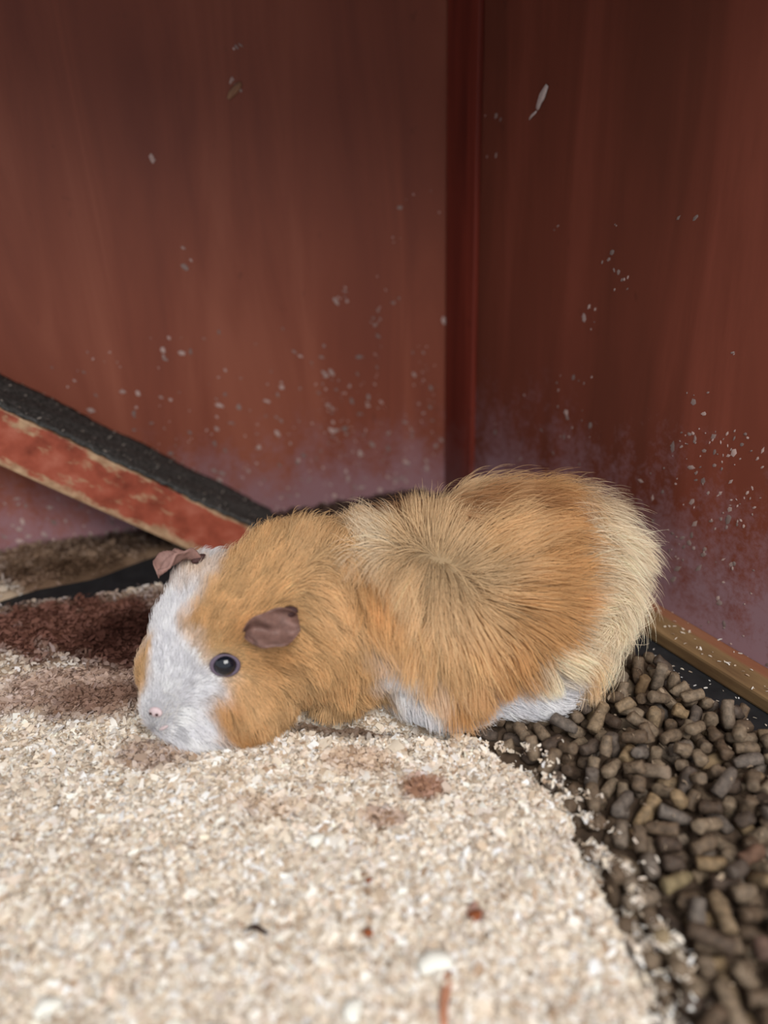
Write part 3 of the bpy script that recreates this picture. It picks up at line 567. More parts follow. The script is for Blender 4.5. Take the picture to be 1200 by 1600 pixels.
    4, 1742, 2526, 153, 562, 455, 434, 2, 857, 3592, 100, 172, 551, 151, 1, 1157, 3122, 170, 549, 98, 565, 3, 1625, 1787, 136, 97, 568, 220, 2, 1513, 1832, 171, 38, 112, 324, 1, 1729, 1765, 108, 157, 183, 19,
    3, 1053, 2078, 108, 157, 79, 183, 3, 1459, 2601, 161, 46, 87, 121, 2, 779, 3221, 107, 180, 619, 601, 2, 1440, 2232, 147, 176, 127, 539, 1, 1285, 2540, 131, 269, 609, 145, 2, 595, 3231, 119, 80, 30, 341,
    2, 1094, 1764, 139, 380, 10, 435, 2, 1129, 1620, 117, 316, 61, 36, 1, 1557, 3481, 150, 433, 622, 266, 4, 1112, 3411, 132, 490, 181, 148, 3, 1330, 3178, 161, 419, 582, 541, 2, 1827, 2350, 150, 411, 70, 40,
    2, 1309, 2219, 118, 178, 602, 439, 2, 1943, 3049, 168, 544, 47, 86, 0, 754, 3119, 105, 72, 373, 505, 1, 1117, 2229, 108, 528, 134, 59, 1, 1342, 1473, 111, 560, 262, 68, 0, 1376, 2639, 150, 400, 627, 6,
    3, 1975, 2463, 115, 512, 217, 101, 1, 1287, 1690, 106, 464, 551, 148,
]
PL = []
for k in range(0, len(PEL), 7):
    v_, a_, b_, c_, d_, e_, f_ = PEL[k:k + 7]
    p_ = Vector((a_ / 1e4, b_ / 1e4, c_ / 1e4))
    # a strip of bare lino stays open along the batten
    p_.x -= .018 * max(0, 1 - max(0, p_.x - float(edge_x(np.array([p_.y]))[0])) / .085)   # heap leans against the bedding
    off = (p_ - B0).dot(NR) + .004 * math.sin((p_ - B0).dot(DR) * 90)
    if off < .0175: continue
    if off < .026 and p_.z > .008: continue
    PL.append((v_, p_.x, p_.y, p_.z, d_ / 100, e_ / 100, f_ / 100))
def pellet_arrays(L, R=.0032, seg=9):
    rows = []; rr = np.random.default_rng(int(L * 1e5) + int(R * 1e6))
    zs = [-L / 2, -L / 2 + .0006, -L * .2, L * .2, L / 2 - .0006, L / 2]; rs = [.62, .92, 1.04, .98, .95, .6]
    tilt1, tilt2 = rr.uniform(-.25, .25, 2)
    V = []
    for k, (zz, r) in enumerate(zip(zs, rs)):
        r *= rr.uniform(.86, 1.06)
        for s in range(seg):
            a = 2 * math.pi * s / seg; q_ = R * r * rr.uniform(.78, 1.14)
            tl = (tilt1 if k < 2 else tilt2 if k > 3 else 0)
            V.append((q_ * math.cos(a), q_ * math.sin(a), zz + tl * q_ * math.cos(a)))
    V.append((0, 0, -L / 2 + .0004)); V.append((0, 0, L / 2 - .0003))
    F = []
    for k in range(5):
        for s in range(seg):
            a, b = k * seg + s, k * seg + (s + 1) % seg
            F.append((a, b, b + seg)); F.append((a, b + seg, a + seg))
    c0, c1 = 6 * seg, 6 * seg + 1
    for s in range(seg):
        F.append((c0, (s + 1) % seg, s)); F.append((c1, 5 * seg + s, 5 * seg + (s + 1) % seg))
    return np.array(V), np.array(F)
LENS = [.007, .009, .011, .0135, .016]
PTINT = [srgb(*c) for c in ((110, 94, 78), (88, 72, 58), (128, 112, 94), (70, 56, 46), (106, 97, 90), (134, 113, 86))]
def pel_mat():
    m, nt, b = mat_new('pressed_sawdust')
    oi = N(nt, 'ShaderNodeObjectInfo')
    tc = N(nt, 'ShaderNodeTexCoord').outputs['Object']
    cr = ramp(nt, [(i / 5, c) for i, c in enumerate(PTINT)], oi.outputs['Random'])
    n_ = noise(nt, tc, 420, 4, .7)
    r2 = ramp(nt, [(.3, (.45, .45, .45)), (.72, (1.35, 1.32, 1.27))], n_.outputs[0])
    mm = N(nt, 'ShaderNodeMix', data_type='RGBA', blend_type='MULTIPLY'); mm.inputs['Factor'].default_value = 1
    ii = [x for x in mm.inputs if x.type == 'RGBA']
    nt.links.new(cr.outputs[0], ii[0]); nt.links.new(r2.outputs[0], ii[1])
    nt.links.new([x for x in mm.outputs if x.type == 'RGBA'][0], b.inputs['Base Color'])
    b.inputs['Roughness'].default_value = .7
    bump(nt, b, n_.outputs[0], .6, .0005)
    return m
M_PEL = pel_mat()
pmesh = []
for L in [x for x in LENS for _ in range(3)]:
    V, F = pellet_arrays(L + .0002 * (len(pmesh) % 3)); me = fast_mesh('wood_pellet', V, F); me.materials.append(M_PEL)
    for p in me.polygons: p.use_smooth = True
    pmesh.append(me)
def proj(p):
    d = Vector(p) - CAM; zc = d.dot(FWD); return 600 + FPX * d.dot(RGT) / zc, 800 - FPX * d.dot(UPV) / zc, zc
scored = []
for rec in PL:
    px, py, zc = proj(rec[1:4])
    vis = -20 < px < 1220 and 1000 < py < 1625
    # lies on top when nothing sits above it
    above = sum(1 for r in PL if r is not rec and (r[1] - rec[1]) ** 2 + (r[2] - rec[2]) ** 2 < .0055 ** 2 and r[3] > rec[3] + .003)
    hid = rec[3] < saw_h(np.array([rec[1]]), np.array([rec[2]]))[0] - .002
    scored.append(((0 if vis else 5) + (2 if hid else 0) + above + zc, rec))
scored.sort(key=lambda s: s[0])
NIND = 296; IND = []
for s_, rec in scored[:NIND]:
    o = bpy.data.objects.new('wood_pellet', pmesh[rec[0] * 3 + random.randrange(3)]); COL.objects.link(o)
    o.location = rec[1:4]; o.rotation_euler = rec[4:7]
    px, py, _z = proj(rec[1:4]); p_ = Vector(rec[1:4])
    if (p_ - B0).dot(NR) < .033: lab, grp = 'brown wood pellet at the edge of the heap along the bare black lino strip', 'pellets along the black lino'
    elif rec[1] < edge_x(np.array([rec[2]]))[0] + .016 and rec[2] < .30: lab, grp = 'brown wood pellet at the ragged edge where the heap meets the sawdust', 'pellets at the sawdust edge'
    elif rec[2] > .285: lab, grp = 'brown wood pellet in the part of the heap close under the rump and hind foot', 'pellets under the rump'
    elif rec[2] < .215: lab, grp = 'brown wood pellet in the lower right corner of the heap', 'pellets in the lower right corner'
    else: lab, grp = 'brown wood pellet in the middle of the heap right of the sawdust', 'pellets in the middle of the heap'
    tag(o, lab, 'pellet', grp); IND.append((px, py, o, rec))
SPECIAL = [((1085, 1375), srgb(116, 102, 76), 'olive-tan wood pellet, the palest in the middle of the heap'), ((1040, 1205), srgb(124, 108, 92), 'light brown long pellet lying diagonally below the lino strip'),
           ((1180, 1320), srgb(96, 72, 58), 'rust-brown pellet at the right edge of the heap'), ((1170, 1475), srgb(96, 75, 65), 'reddish-brown pellet in the lower right corner'),
           ((1000, 1085), srgb(102, 82, 60), 'ochre-brown pellet just under the rump'), ((1050, 1440), srgb(126, 110, 86), 'sand-coloured pellet low in the heap near the sawdust')]
taken = set()
for (sx_, sy_), col, lab in SPECIAL:
    cand = [c_ for c_ in IND if c_[2].name not in taken and c_[3][3] > .006]
    b_ = min(cand, key=lambda c_: math.hypot(c_[0] - sx_, c_[1] - sy_) - c_[3][3] * 2000); taken.add(b_[2].name)
    o = b_[2]; o.data = o.data.copy(); o.data.materials[0] = simple('pellet_tinted', col, .8, .3, 300)
    del o['group']; o['label'] = lab
VV, FF, CC = [], [], []; base = 0
for s_, rec in scored[NIND:]:
    V, F = pellet_arrays(LENS[rec[0]]); R_ = np.array(Euler(rec[4:7]).to_matrix())
    VV.append(V @ R_.T + np.array(rec[1:4])); FF.append(F + base); base += len(V)
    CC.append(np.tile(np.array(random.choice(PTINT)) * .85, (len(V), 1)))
pm = fast_mesh('pellet_heap', np.concatenate(VV), np.concatenate(FF), np.concatenate(CC))
for p in pm.polygons: p.use_smooth = True
heap = new_obj('pellet_heap', pm, M_PELLET)
tag(heap, 'lower layer of brown wood pellets filling the corner under the loose ones', 'pellets', kind='stuff')
# crumbs of broken pellet and flecks between the pellets
pts = []
for s_, rec in scored[:NIND]:
    if random.random() < .55:
        pts.append((rec[1] + random.uniform(-.003, .003), rec[2] + random.uniform(-.003, .003), rec[3] + random.uniform(.0015, .0042)))
strewn('pellet_crumbs', heap, pts, (.001, .0035), .6, srgb(170, 150, 128))
# crumbled pellet dust on the floor between them
gx = np.linspace(.03, .24, 90); gy = np.linspace(.11, .43, 130); GX, GY = np.meshgrid(gx, gy)
offb = (GX - B0.x) * NR.x + (GY - B0.y) * NR.y
GZ = .0022 + .0008 * wob(GX, GY, 330, 2) + rng.normal(0, .0003, GX.shape)
GZ = np.where(offb < .016, -.003, GZ); GZ = np.where((offb > .016) & (offb < .019), .0006, GZ)
v = np.stack([GX, GY, GZ], -1).reshape(-1, 3); idx = np.arange(90 * 130).reshape(130, 90)
q = np.stack([idx[:-1, :-1], idx[:-1, 1:], idx[1:, 1:], idx[1:, :-1]], -1).reshape(-1, 4)
q = q[v[q].min(1)[:, 2] > -.002]; used = np.unique(q); remap = np.zeros(len(v), int); remap[used] = np.arange(len(used))
tag(new_obj('pellet_dust', fast_mesh('pellet_dust', v[used], remap[q], np.array(srgb(78, 64, 52)) * rng.uniform(.5, 1.4, (len(used), 1))), M_PELLET, heap), kind='stuff')
# sawdust spilling over the edge of the heap, each fleck lying on the pellet or bedding below it
pa_ = np.array([r[1:4] for _, r in scored])
pts = []
for k in range(3400):
    y = random.uniform(.15, .318); e = float(edge_x(np.array([y]))[0]); x = e + abs(random.gauss(0, .010)) - .013
    d_ = np.hypot(pa_[:, 0] - x, pa_[:, 1] - y); nr = d_ < .0050
    hz = pa_[nr, 2].max() + .0026 - (d_[nr].min() * .25) if nr.any() else .0008
    pts.append((x, y, max(hz, float(saw_h(np.array([x]), np.array([y]))[0])) + random.uniform(0, .0008)))
strewn('sawdust_flecks', heap, pts, (.0012, .0034), .6)

# ---------------------------------------------------------------- guinea pig
def ell(bm, c, r, rot=(0, 0, 0), seg=28):
    m = Matrix.Translation(c) @ Euler(rot).to_matrix().to_4x4() @ Matrix.Diagonal((*r, 1))
    bmesh.ops.create_uvsphere(bm, u_segments=seg, v_segments=seg // 2 + 2, radius=1, matrix=m)
G = .010                                           # height of the bedding under the animal
pig = empty('guinea_pig', (.01, .345, G))
tag(pig, 'long-haired ginger and cream guinea pig with a white blaze, crouching with its head left', 'guinea pig')
bm = bmesh.new()
R = math.radians
# trunk, rump to neck
ell(bm, at(830, 915, .374), (.046, .044, .046))
ell(bm, at(862, 905, .378), (.039, .042, .039))
ell(bm, at(866, 962, .374), (.036, .036, .034))
ell(bm, at(700, 1035, .338), (.040, .034, .034))
ell(bm, at(770, 925, .366), (.054, .050, .049))
ell(bm, at(670, 945, .356), (.050, .047, .047))
ell(bm, at(570, 955, .350), (.046, .044, .046))
ell(bm, at(475, 955, .344), (.045, .043, .044))
# skull, cheeks, muzzle (nose points left, down and towards the viewer)
ell(bm, at(405, 975, .334), (.040, .034, .036), (0, 0, R(20)))
ell(bm, at(385, 1075, .316), (.026, .026, .027))
ell(bm, at(340, 1010, .326), (.032, .029, .031), (0, R(-20), R(30)))
ell(bm, at(335, 935, .342), (.022, .022, .022))
ell(bm, at(298, 985, .332), (.018, .018, .020))
ell(bm, at(302, 1062, .315), (.0235, .0225, .026), (0, R(-25), R(30)))
ell(bm, at(272, 1095, .307), (.0165, .0165, .018))
ell(bm, at(318, 1120, .308), (.0175, .018, .016))
ell(bm, at(258, 1044, .334), (.0150, .017, .017))
ell(bm, at(285, 1010, .338), (.017, .017, .018))
# limbs: front feet under the chest, broad hind feet
for (px, py, Y_) in ((545, 1085, .322), (520, 1060, .375)):
    c_ = at(px, py, Y_); ell(bm, Vector((c_.x, c_.y, G + .020)), (.013, .013, .020)); ell(bm, Vector((c_.x - .008, c_.y - .002, G + .0045)), (.013, .008, .005))
for (px, py, Y_) in ((832, 1072, .330), (800, 1000, .41)):
    c_ = at(px, py, Y_); ell(bm, Vector((c_.x, c_.y, G + .022)), (.026, .020, .022)); ell(bm, Vector((c_.x - .004, c_.y - .010, G + .006)), (.024, .012, .0075))
tmp = bpy.data.meshes.new('tmp'); bm.to_mesh(tmp); bm.free()
to = bpy.data.objects.new('tmp', tmp); COL.objects.link(to)
md = to.modifiers.new('r', 'REMESH'); md.mode = 'VOXEL'; md.voxel_size = .0022
md = to.modifiers.new('s', 'SMOOTH'); md.factor = .6; md.iterations = 26
dg = bpy.context.evaluated_depsgraph_get()
bme = bpy.data.meshes.new_from_object(to.evaluated_get(dg)); bme.name = 'body'
bpy.data.objects.remove(to)
nv = len(bme.vertices); bco = np.zeros(nv * 3, np.float32); bme.vertices.foreach_get('co', bco); bco = bco.reshape(-1, 3)
bco[:, 2] = np.maximum(bco[:, 2], G - .001); bme.vertices.foreach_set('co', bco.ravel()); bme.update()
for p in bme.polygons: p.use_smooth = True
bvh = BVHTree.FromPolygons([tuple(x) for x in bco], [tuple(p.vertices) for p in bme.polygons])
def hit(px, py):
    d = ray(px, py).normalized(); h = bvh.ray_cast(CAM, d)
    if h[0] is None:
        # nearest surface point to the ray
        best = bvh.find_nearest(CAM + d * .40); return best[0], best[1]
    return h[0], h[1]

# the head's own plane of symmetry, through the nose and the crown
_e0, _f0, _n0 = hit(468, 968)[0], hit(312, 872)[0] , hit(244, 1112)[0]
HM = (_e0 + _f0) / 2; HS = _f0 - _e0; _f = (_n0 - HM).normalized(); HS = (HS - _f * HS.dot(_f)).normalized()
def mirror_head(p): return p - HS * (2 * (p - HM).dot(HS)) + HS * .008 + Vector((.004, .016, -.008))
# colour patches, placed on the coat
ORG, ORD, ORL, CRM, TAN, WHT, RUS_SHD, PNK = [np.array(srgb(*c)) for c in ((220, 180, 130), (210, 164, 112), (226, 188, 140), (240, 222, 194), (224, 192, 150), (242, 241, 245), (172, 122, 80), (196, 150, 140))]
SEEDS = [(ORG, .010, [(350, 965), (325, 1000), (385, 930), (365, 880), (345, 900), (338, 925), (312, 990), (318, 955), (410, 850), (395, 1010), (430, 1080), (208, 1046), (206, 1056), (470, 1000), (560, 1040), (550, 1080), (620, 970)]),
         (ORD, .010, [(375, 990), (310, 975), (420, 1020), (345, 1110), (370, 1150), (400, 1170), (590, 920), (850, 880), (840, 820), (790, 1060), (840, 970), (735, 1090), (820, 940), (800, 1000)]),
         (ORL, .010, [(430, 1130), (400, 1100), (480, 850), (520, 870), (520, 950), (460, 1090), (500, 1090), (700, 1010), (660, 1000), (650, 1060), (760, 850), (740, 960), (600, 1080)]),
         (RUS_SHD, .012, [(640, 775), (690, 765), (740, 770), (610, 790), (820, 760)]),  # rust top of the back, its shade painted into the coat colour
         (TAN, .012, [(650, 890), (690, 930), (720, 900), (660, 850), (630, 870), (700, 830), (590, 830), (965, 1030), (930, 1045)]),
         (CRM, .014, [(890, 1000), (910, 900), (950, 850), (960, 960), (930, 780), (870, 1050), (980, 900), (990, 980), (900, 840), (850, 1070), (600, 850), (575, 815), (1000, 930), (880, 1030)]),
         (WHT, .008, [(330, 870), (318, 900), (300, 930), (270, 960), (245, 965), (265, 1000), (290, 1025), (285, 1060), (250, 1050), (245, 1090), (300, 1100), (312, 1130), (280, 1130), (315, 1160), (230, 1100), (325, 1165), (310, 1080)]),
         (WHT, .008, [(622, 1035), (626, 1050), (632, 1070), (638, 1090), (645, 1110), (660, 1130), (680, 1145), (800, 1100), (860, 1085), (885, 1075), (775, 1125), (830, 1110), (780, 1100), (840, 1090)])]
sp, scol = [], []
for col, _, pxs in SEEDS:
    for (px, py) in pxs:
        p, nn = hit(px, py); sp.append(tuple(p)); scol.append(col)
        far = Vector((p.x, 0, p.z)); yc = .345 + .12 * max(-.08, min(.12, p.x))
        if px > 470 and p.y < yc: sp.append((p.x + .004, 2 * yc - p.y, p.z)); scol.append(col)
for px, py, cc in ((350, 965, ORG), (390, 930, ORG), (395, 1010, ORG), (375, 1060, ORD), (430, 1080, ORL)):
    m_ = bvh.find_nearest(mirror_head(hit(px, py)[0]))[0]
    if m_ is not None: sp.append(tuple(m_)); scol.append(cc)
sp = np.array(sp); scol = np.array(scol)
def coat(P):
    Q = P + .0035 * np.stack([wob(P[:, 0], P[:, 2], 260, 1), wob(P[:, 1], P[:, 0], 260, 2), wob(P[:, 2], P[:, 1], 260, 3)], 1)
    out = np.zeros_like(P)
    for i in range(0, len(P), 20000):
        d2 = ((Q[i:i + 20000, None, :] - sp[None]) ** 2).sum(-1)
        dm = d2.min(1, keepdims=True)
        w = np.exp(-(d2 - dm) / (2 * .0042 ** 2 + .45 * dm)); w /= w.sum(1, keepdims=True)
        out[i:i + 20000] = w @ scol
    return out
a = bme.attributes.new('tint', 'FLOAT_COLOR', 'POINT')
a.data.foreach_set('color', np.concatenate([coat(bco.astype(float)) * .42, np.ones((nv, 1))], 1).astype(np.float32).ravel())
bme.materials.clear(); bme.materials.append(M_SKIN)
def to_pig(o):
    o.parent = pig; o.matrix_parent_inverse = Matrix.Translation(-pig.location); return o
to_pig(new_obj('body', bme))

# lie of the coat: strokes drawn on the body (start, end, hair length in mm)
STR = [(700, 870, 735, 780, 26), (685, 850, 680, 765, 24), (740, 850, 830, 775, 28), (780, 885, 870, 850, 30), (810, 800, 890, 735, 30), (900, 800, 985, 765, 34), (760, 920, 850, 930, 30),
       (860, 900, 965, 880, 29), (880, 950, 985, 955, 29), (940, 900, 1000, 915, 28), (720, 960, 765, 1060, 28), (800, 980, 835, 1060, 24), (870, 1000, 930, 1045, 22), (650, 930, 645, 1050, 28), (680, 960, 690, 1080, 28),
       (700, 1060, 715, 1130, 20), (630, 850, 608, 960, 24), (665, 880, 640, 960, 26), (640, 830, 610, 770, 20), (600, 950, 612, 1050, 20), (622, 1030, 640, 1090, 11), (635, 1080, 665, 1135, 9), (605, 1040, 612, 1110, 9), (820, 1090, 870, 1100, 8), (765, 1105, 800, 1125, 8), (850, 1060, 890, 1080, 10), (790, 1060, 810, 1090, 12), (830, 1110, 860, 1120, 7),
       (740, 800, 780, 740, 26), (960, 980, 1000, 1030, 26), (950, 830, 1000, 800, 32),
       (560, 870, 555, 960, 15), (540, 990, 560, 1080, 13), (500, 1040, 520, 1105, 12), (470, 870, 500, 810, 16), (420, 850, 410, 800, 14), (520, 850, 530, 800, 16), (600, 860, 565, 790, 22), (460, 1090, 480, 1130, 10),
       (310, 1000, 330, 960, 6), (260, 1080, 275, 1030, 5), (290, 1110, 320, 1120, 5), (370, 1090, 390, 1150, 8), (340, 970, 370, 930, 8), (390, 1040, 450, 1050, 9), (420, 1100, 450, 1150, 9), (320, 890, 340, 850, 9),
       (300, 1150, 330, 1165, 6), (270, 960, 280, 920, 8), (390, 900, 420, 860, 12), (500, 940, 530, 960, 13), (360, 1130, 380, 1160, 8), (250, 1050, 250, 1010, 5), (235, 1105, 240, 1080, 3)]
kp, kd, kl = [], [], []
for (x0, y0, x1, y1, L) in STR:
    p0, n0 = hit(x0, y0); p1, n1 = hit(x1, y1); d = (p1 - p0)
    d = d - n0 * d.dot(n0)
    if d.length < 1e-4: continue
    d.normalize(); kp.append(tuple((p0 * .6 + p1 * .4))); kd.append(tuple(d)); kl.append(L / 1000)
    yc = .345 + .12 * max(-.08, min(.12, p0.x))
    if x0 > 470 and p0.y < yc:
        kp.append((p0.x, 2 * yc - p0.y, p0.z)); kd.append((d.x, -d.y, d.z)); kl.append(L / 1000)
kp, kd, kl = np.array(kp), np.array(kd), np.array(kl)
def field(P, Nn):
    out = np.zeros_like(P); L = np.zeros(len(P))
    base = np.array([.8, 0, -.35])
    for i in range(0, len(P), 20000):
        d2 = ((P[i:i + 20000, None, :] - kp[None]) ** 2).sum(-1)
        dm = d2.min(1, keepdims=True)
        w = np.exp(-(d2 - dm * .8) / (2 * .010 ** 2)); sw = w.sum(1, keepdims=True)
        out[i:i + 20000] = w @ kd + base * .03; L[i:i + 20000] = (w @ kl) / np.maximum(sw[:, 0], 1e-9)
    out -= (out * Nn).sum(1, keepdims=True) * Nn
    out /= np.maximum(np.linalg.norm(out, axis=1, keepdims=True), 1e-6)
    return out, L

# sample roots
bme.calc_loop_triangles()
nt_ = len(bme.loop_triangles); tri = np.zeros(nt_ * 3, np.int32); bme.loop_triangles.foreach_get('vertices', tri); tri = tri.reshape(-1, 3)
A_, B_, C_ = bco[tri[:, 0]], bco[tri[:, 1]], bco[tri[:, 2]]
cr_ = np.cross(B_ - A_, C_ - A_); area = np.linalg.norm(cr_, axis=1) / 2
vn = np.zeros(nv * 3, np.float32); bme.vertices.foreach_get('normal', vn); vn = vn.reshape(-1, 3)
tc_ = (A_ + B_ + C_) / 3
eyeP, eyeN = hit(352, 1038)
earP, earN = hit(432, 985)
nosP, nosN = hit(244, 1112)
wt = area.copy()
headness = np.clip((at(470, 1000, .34).x - tc_[:, 0]) / .03, 0, 1)
wt *= 1 + 1.6 * headness
wt[tc_[:, 2] < G + .001] = 0
def pick(n):
    t = rng.choice(nt_, n, p=wt / wt.sum()); u, v_ = rng.random(n), rng.random(n)
    s = u + v_ > 1; u[s], v_[s] = 1 - u[s], 1 - v_[s]; w_ = 1 - u - v_
    P = A_[t] * w_[:, None] + B_[t] * u[:, None] + C_[t] * v_[:, None]
    Nn = vn[tri[t, 0]] * w_[:, None] + vn[tri[t, 1]] * u[:, None] + vn[tri[t, 2]] * v_[:, None]
    Nn /= np.linalg.norm(Nn, axis=1, keepdims=True)
    return P.astype(float), Nn.astype(float)
NH = 130000; NP = 7
P, Nn = pick(NH)
de = np.minimum(np.linalg.norm(P - np.array(eyeP), axis=1), np.linalg.norm(P - np.array(bvh.find_nearest(mirror_head(eyeP))[0]), axis=1)); dn_ = np.linalg.norm(P - np.array(nosP), axis=1)
keep = (de > .0052) & (dn_ > .0035)
P, Nn = P[keep], Nn[keep]; NH = len(P); de = de[keep]
T, L = field(P, Nn)
L *= rng.uniform(.7, 1.15, NH); L *= np.clip((de - .003) / .012, .35, 1)
# clumps: strands borrow the direction of a nearby guide
ng = 1500; gi = rng.choice(NH, ng, replace=False); own = np.zeros(NH, int)
for i in range(0, NH, 10000):
    own[i:i + 10000] = ((P[i:i + 10000, None, :] - P[gi][None]) ** 2).sum(-1).argmin(1)
gj = rng.normal(0, .20, (ng, 3)); strength = rng.uniform(.25, .75, ng)
T = T + gj[own] * np.clip(L / .015, .3, 1.2)[:, None] + rng.normal(0, .15, (NH, 3)); T -= (T * Nn).sum(1, keepdims=True) * Nn * .8
T /= np.linalg.norm(T, axis=1, keepdims=True)
lift = rng.uniform(.22, .62, NH) + .15 * (L > .02)
fly = rng.random(NH) < .10; lift = lift + fly * rng.uniform(.1, .6, NH); L = L * (1 + .22 * fly)
ts = np.linspace(0, 1, NP)
def grow(P, Nn, T, L, lift):
    out = np.zeros((len(P), NP, 3)); pos = P - Nn * .0006; out[:, 0] = pos
    step = (L / (NP - 1))[:, None]
    for k in range(1, NP):
        f = k / (NP - 1)
        dirv = T * (.55 + .6 * f) + Nn * (lift * (1.25 - 1.15 * f))[:, None] + np.array([0, 0, -.20 * f * f])
        dirv /= np.linalg.norm(dirv, axis=1, keepdims=True); pos = pos + dirv * step; out[:, k] = pos
    return out
S = grow(P, Nn, T, L, lift)
SG = S[gi][own]                                    # guide strand of each clump
cl = (strength[own][:, None] * ts[None] ** 1.5)[:, :, None] * np.clip(L / .012, 0, 1)[:, None, None]
S = S * (1 - cl * .6) + SG * cl * .6
S[:, :, 2] = np.maximum(S[:, :, 2], G + .0005)
colr = coat(P)
gshade = rng.normal(1, .09, ng)[own]
colr = colr * (gshade * rng.normal(1, .10, NH))[:, None]
colr = np.clip(colr, .01, .95)
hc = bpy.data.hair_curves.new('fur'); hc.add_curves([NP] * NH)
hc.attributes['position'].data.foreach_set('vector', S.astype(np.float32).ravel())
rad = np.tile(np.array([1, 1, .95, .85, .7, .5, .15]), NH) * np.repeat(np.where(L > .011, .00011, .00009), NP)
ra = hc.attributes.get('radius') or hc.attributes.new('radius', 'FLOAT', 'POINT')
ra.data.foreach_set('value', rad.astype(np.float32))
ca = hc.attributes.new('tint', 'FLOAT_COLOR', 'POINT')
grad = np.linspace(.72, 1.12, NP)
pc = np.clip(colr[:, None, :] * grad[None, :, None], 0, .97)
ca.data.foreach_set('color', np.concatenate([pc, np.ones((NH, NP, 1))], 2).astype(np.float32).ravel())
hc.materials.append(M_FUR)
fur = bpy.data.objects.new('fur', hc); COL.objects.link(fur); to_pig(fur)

# eye
def orient(ob, p, n_, upv=Vector((0, 0, 1)), roll=0):
    zz = n_.normalized(); xx = upv.cross(zz).normalized(); yy = zz.cross(xx)
    mw = Matrix(((xx.x, yy.x, zz.x, p.x), (xx.y, yy.y, zz.y, p.y), (xx.z, yy.z, zz.z, p.z), (0, 0, 0, 1))) @ Matrix.Rotation(roll, 4, 'Z')
    ob.parent = pig; ob.matrix_parent_inverse = Matrix.Translation(-pig.location); ob.matrix_world = mw
M_EYE, nt, b = mat_new('eye_black'); b.inputs['Base Color'].default_value = (.006, .007, .012, 1); b.inputs['Roughness'].default_value = .08; b.inputs['Specular IOR Level'].default_value = .6
M_LID = simple('eyelid_skin', srgb(96, 84, 98), .6, .15, 500)
M_EAR = simple('ear_skin', srgb(112, 84, 76), .6, .25, 260, .3)
M_EARIN = simple('ear_inner', srgb(66, 44, 42), .7, .25, 260)
M_NOSE = simple('nose_skin', srgb(196, 176, 178), .5, .12, 500)
M_WHISK = simple('whisker', srgb(230, 226, 218), .5, .05)
def add_eye(P_, N_):
    bm = bmesh.new(); bmesh.ops.create_uvsphere(bm, u_segments=32, v_segments=20, radius=.0058)
    o = from_bm('eye', bm, M_EYE); orient(o, P_ - N_ * .0012, N_)
    bm = bmesh.new(); n1, n2 = 36, 10; g = []
    for i in range(n1):
        a = 2 * math.pi * i / n1; rr_ = .0056 * (1 + .06 * math.cos(2 * a)); row = []
        for j in range(n2):
            t = 2 * math.pi * j / n2; w = .0009 * (1 + .25 * math.cos(a * 2 + 1))
            row.append(bm.verts.new(((rr_ + w * math.cos(t)) * math.cos(a), (rr_ * .9 + w * math.cos(t)) * math.sin(a), .0016 + w * math.sin(t))))
        g.append(row)
    for i in range(n1):
        for j in range(n2): bm.faces.new((g[i][j], g[(i + 1) % n1][j], g[(i + 1) % n1][(j + 1) % n2], g[i][(j + 1) % n2]))
    e = from_bm('eyelid', bm, M_LID); e.data.update()
    orient(e, P_ - N_ * .0004, N_)
    e['label'] = 'mauve-grey rim of the eye'
add_eye(eyeP, eyeN)
# the eye of the far side, mirrored over the blaze
fe = bvh.find_nearest(mirror_head(eyeP))
add_eye(fe[0], fe[1])

def make_ear(P_, N_, d_out, s=1.0, fold=.5):
    """petal-shaped flap rooted at P_, lying towards d_out, cupped"""
    N_ = N_.normalized(); d_out = (d_out - N_ * d_out.dot(N_)).normalized(); side = N_.cross(d_out)
    bm = bmesh.new(); nu, nw = 18, 14; g = []
    for i in range(nu + 1):
        u = i / nu; half = .0098 * s * (math.sin(math.pi * min(1, (u * .86 + .12))) ** .7) * (1 + .10 * math.sin(u * 9)); row = []
        for j in range(nw + 1):
            w = -1 + 2 * j / nw
            p = P_ + d_out * (.028 * s * u) + side * (half * w)
            p = p + N_ * (.0035 + .010 * math.sin(u * 2.0) + .0045 * w * w * fold - .006 * u * u + .0016 * math.sin(w * 5 + u * 7) + .0010 * math.sin(u * 17 + w * 3))
            row.append(bm.verts.new(p))
        g.append(row)
    for i in range(nu):
        for j in range(nw): bm.faces.new((g[i][j], g[i + 1][j], g[i + 1][j + 1], g[i][j + 1]))
    rr_ = bmesh.ops.extrude_face_region(bm, geom=bm.faces[:])
    bmesh.ops.translate(bm, vec=N_ * -.0012, verts=[x for x in rr_['geom'] if isinstance(x, bmesh.types.BMVert)])
    bmesh.ops.recalc_face_normals(bm, faces=bm.faces[:])
    o = to_pig(from_bm('ear', bm, M_EAR)); o['label'] = 'crinkled grey-brown ear'
    bm = bmesh.new()
    m_ = Matrix.Translation(P_ + d_out * .0035 + side * (.0048 if (side.z > 0) else -.0048) + N_ * .0058) @ Matrix((( d_out.x, side.x, N_.x, 0), (d_out.y, side.y, N_.y, 0), (d_out.z, side.z, N_.z, 0), (0, 0, 0, 1))) @ Matrix.Diagonal((.0050 * s, .0030 * s, .0022 * s, 1))
    bmesh.ops.create_uvsphere(bm, u_segments=16, v_segments=10, radius=1, matrix=m_)
    q_ = to_pig(from_bm('ear_opening', bm, M_EARIN)); return o
e0, en0 = hit(468, 968); e1, _ = hit(392, 985)
make_ear(e0, en0, e1 - e0, .86, 1.3)
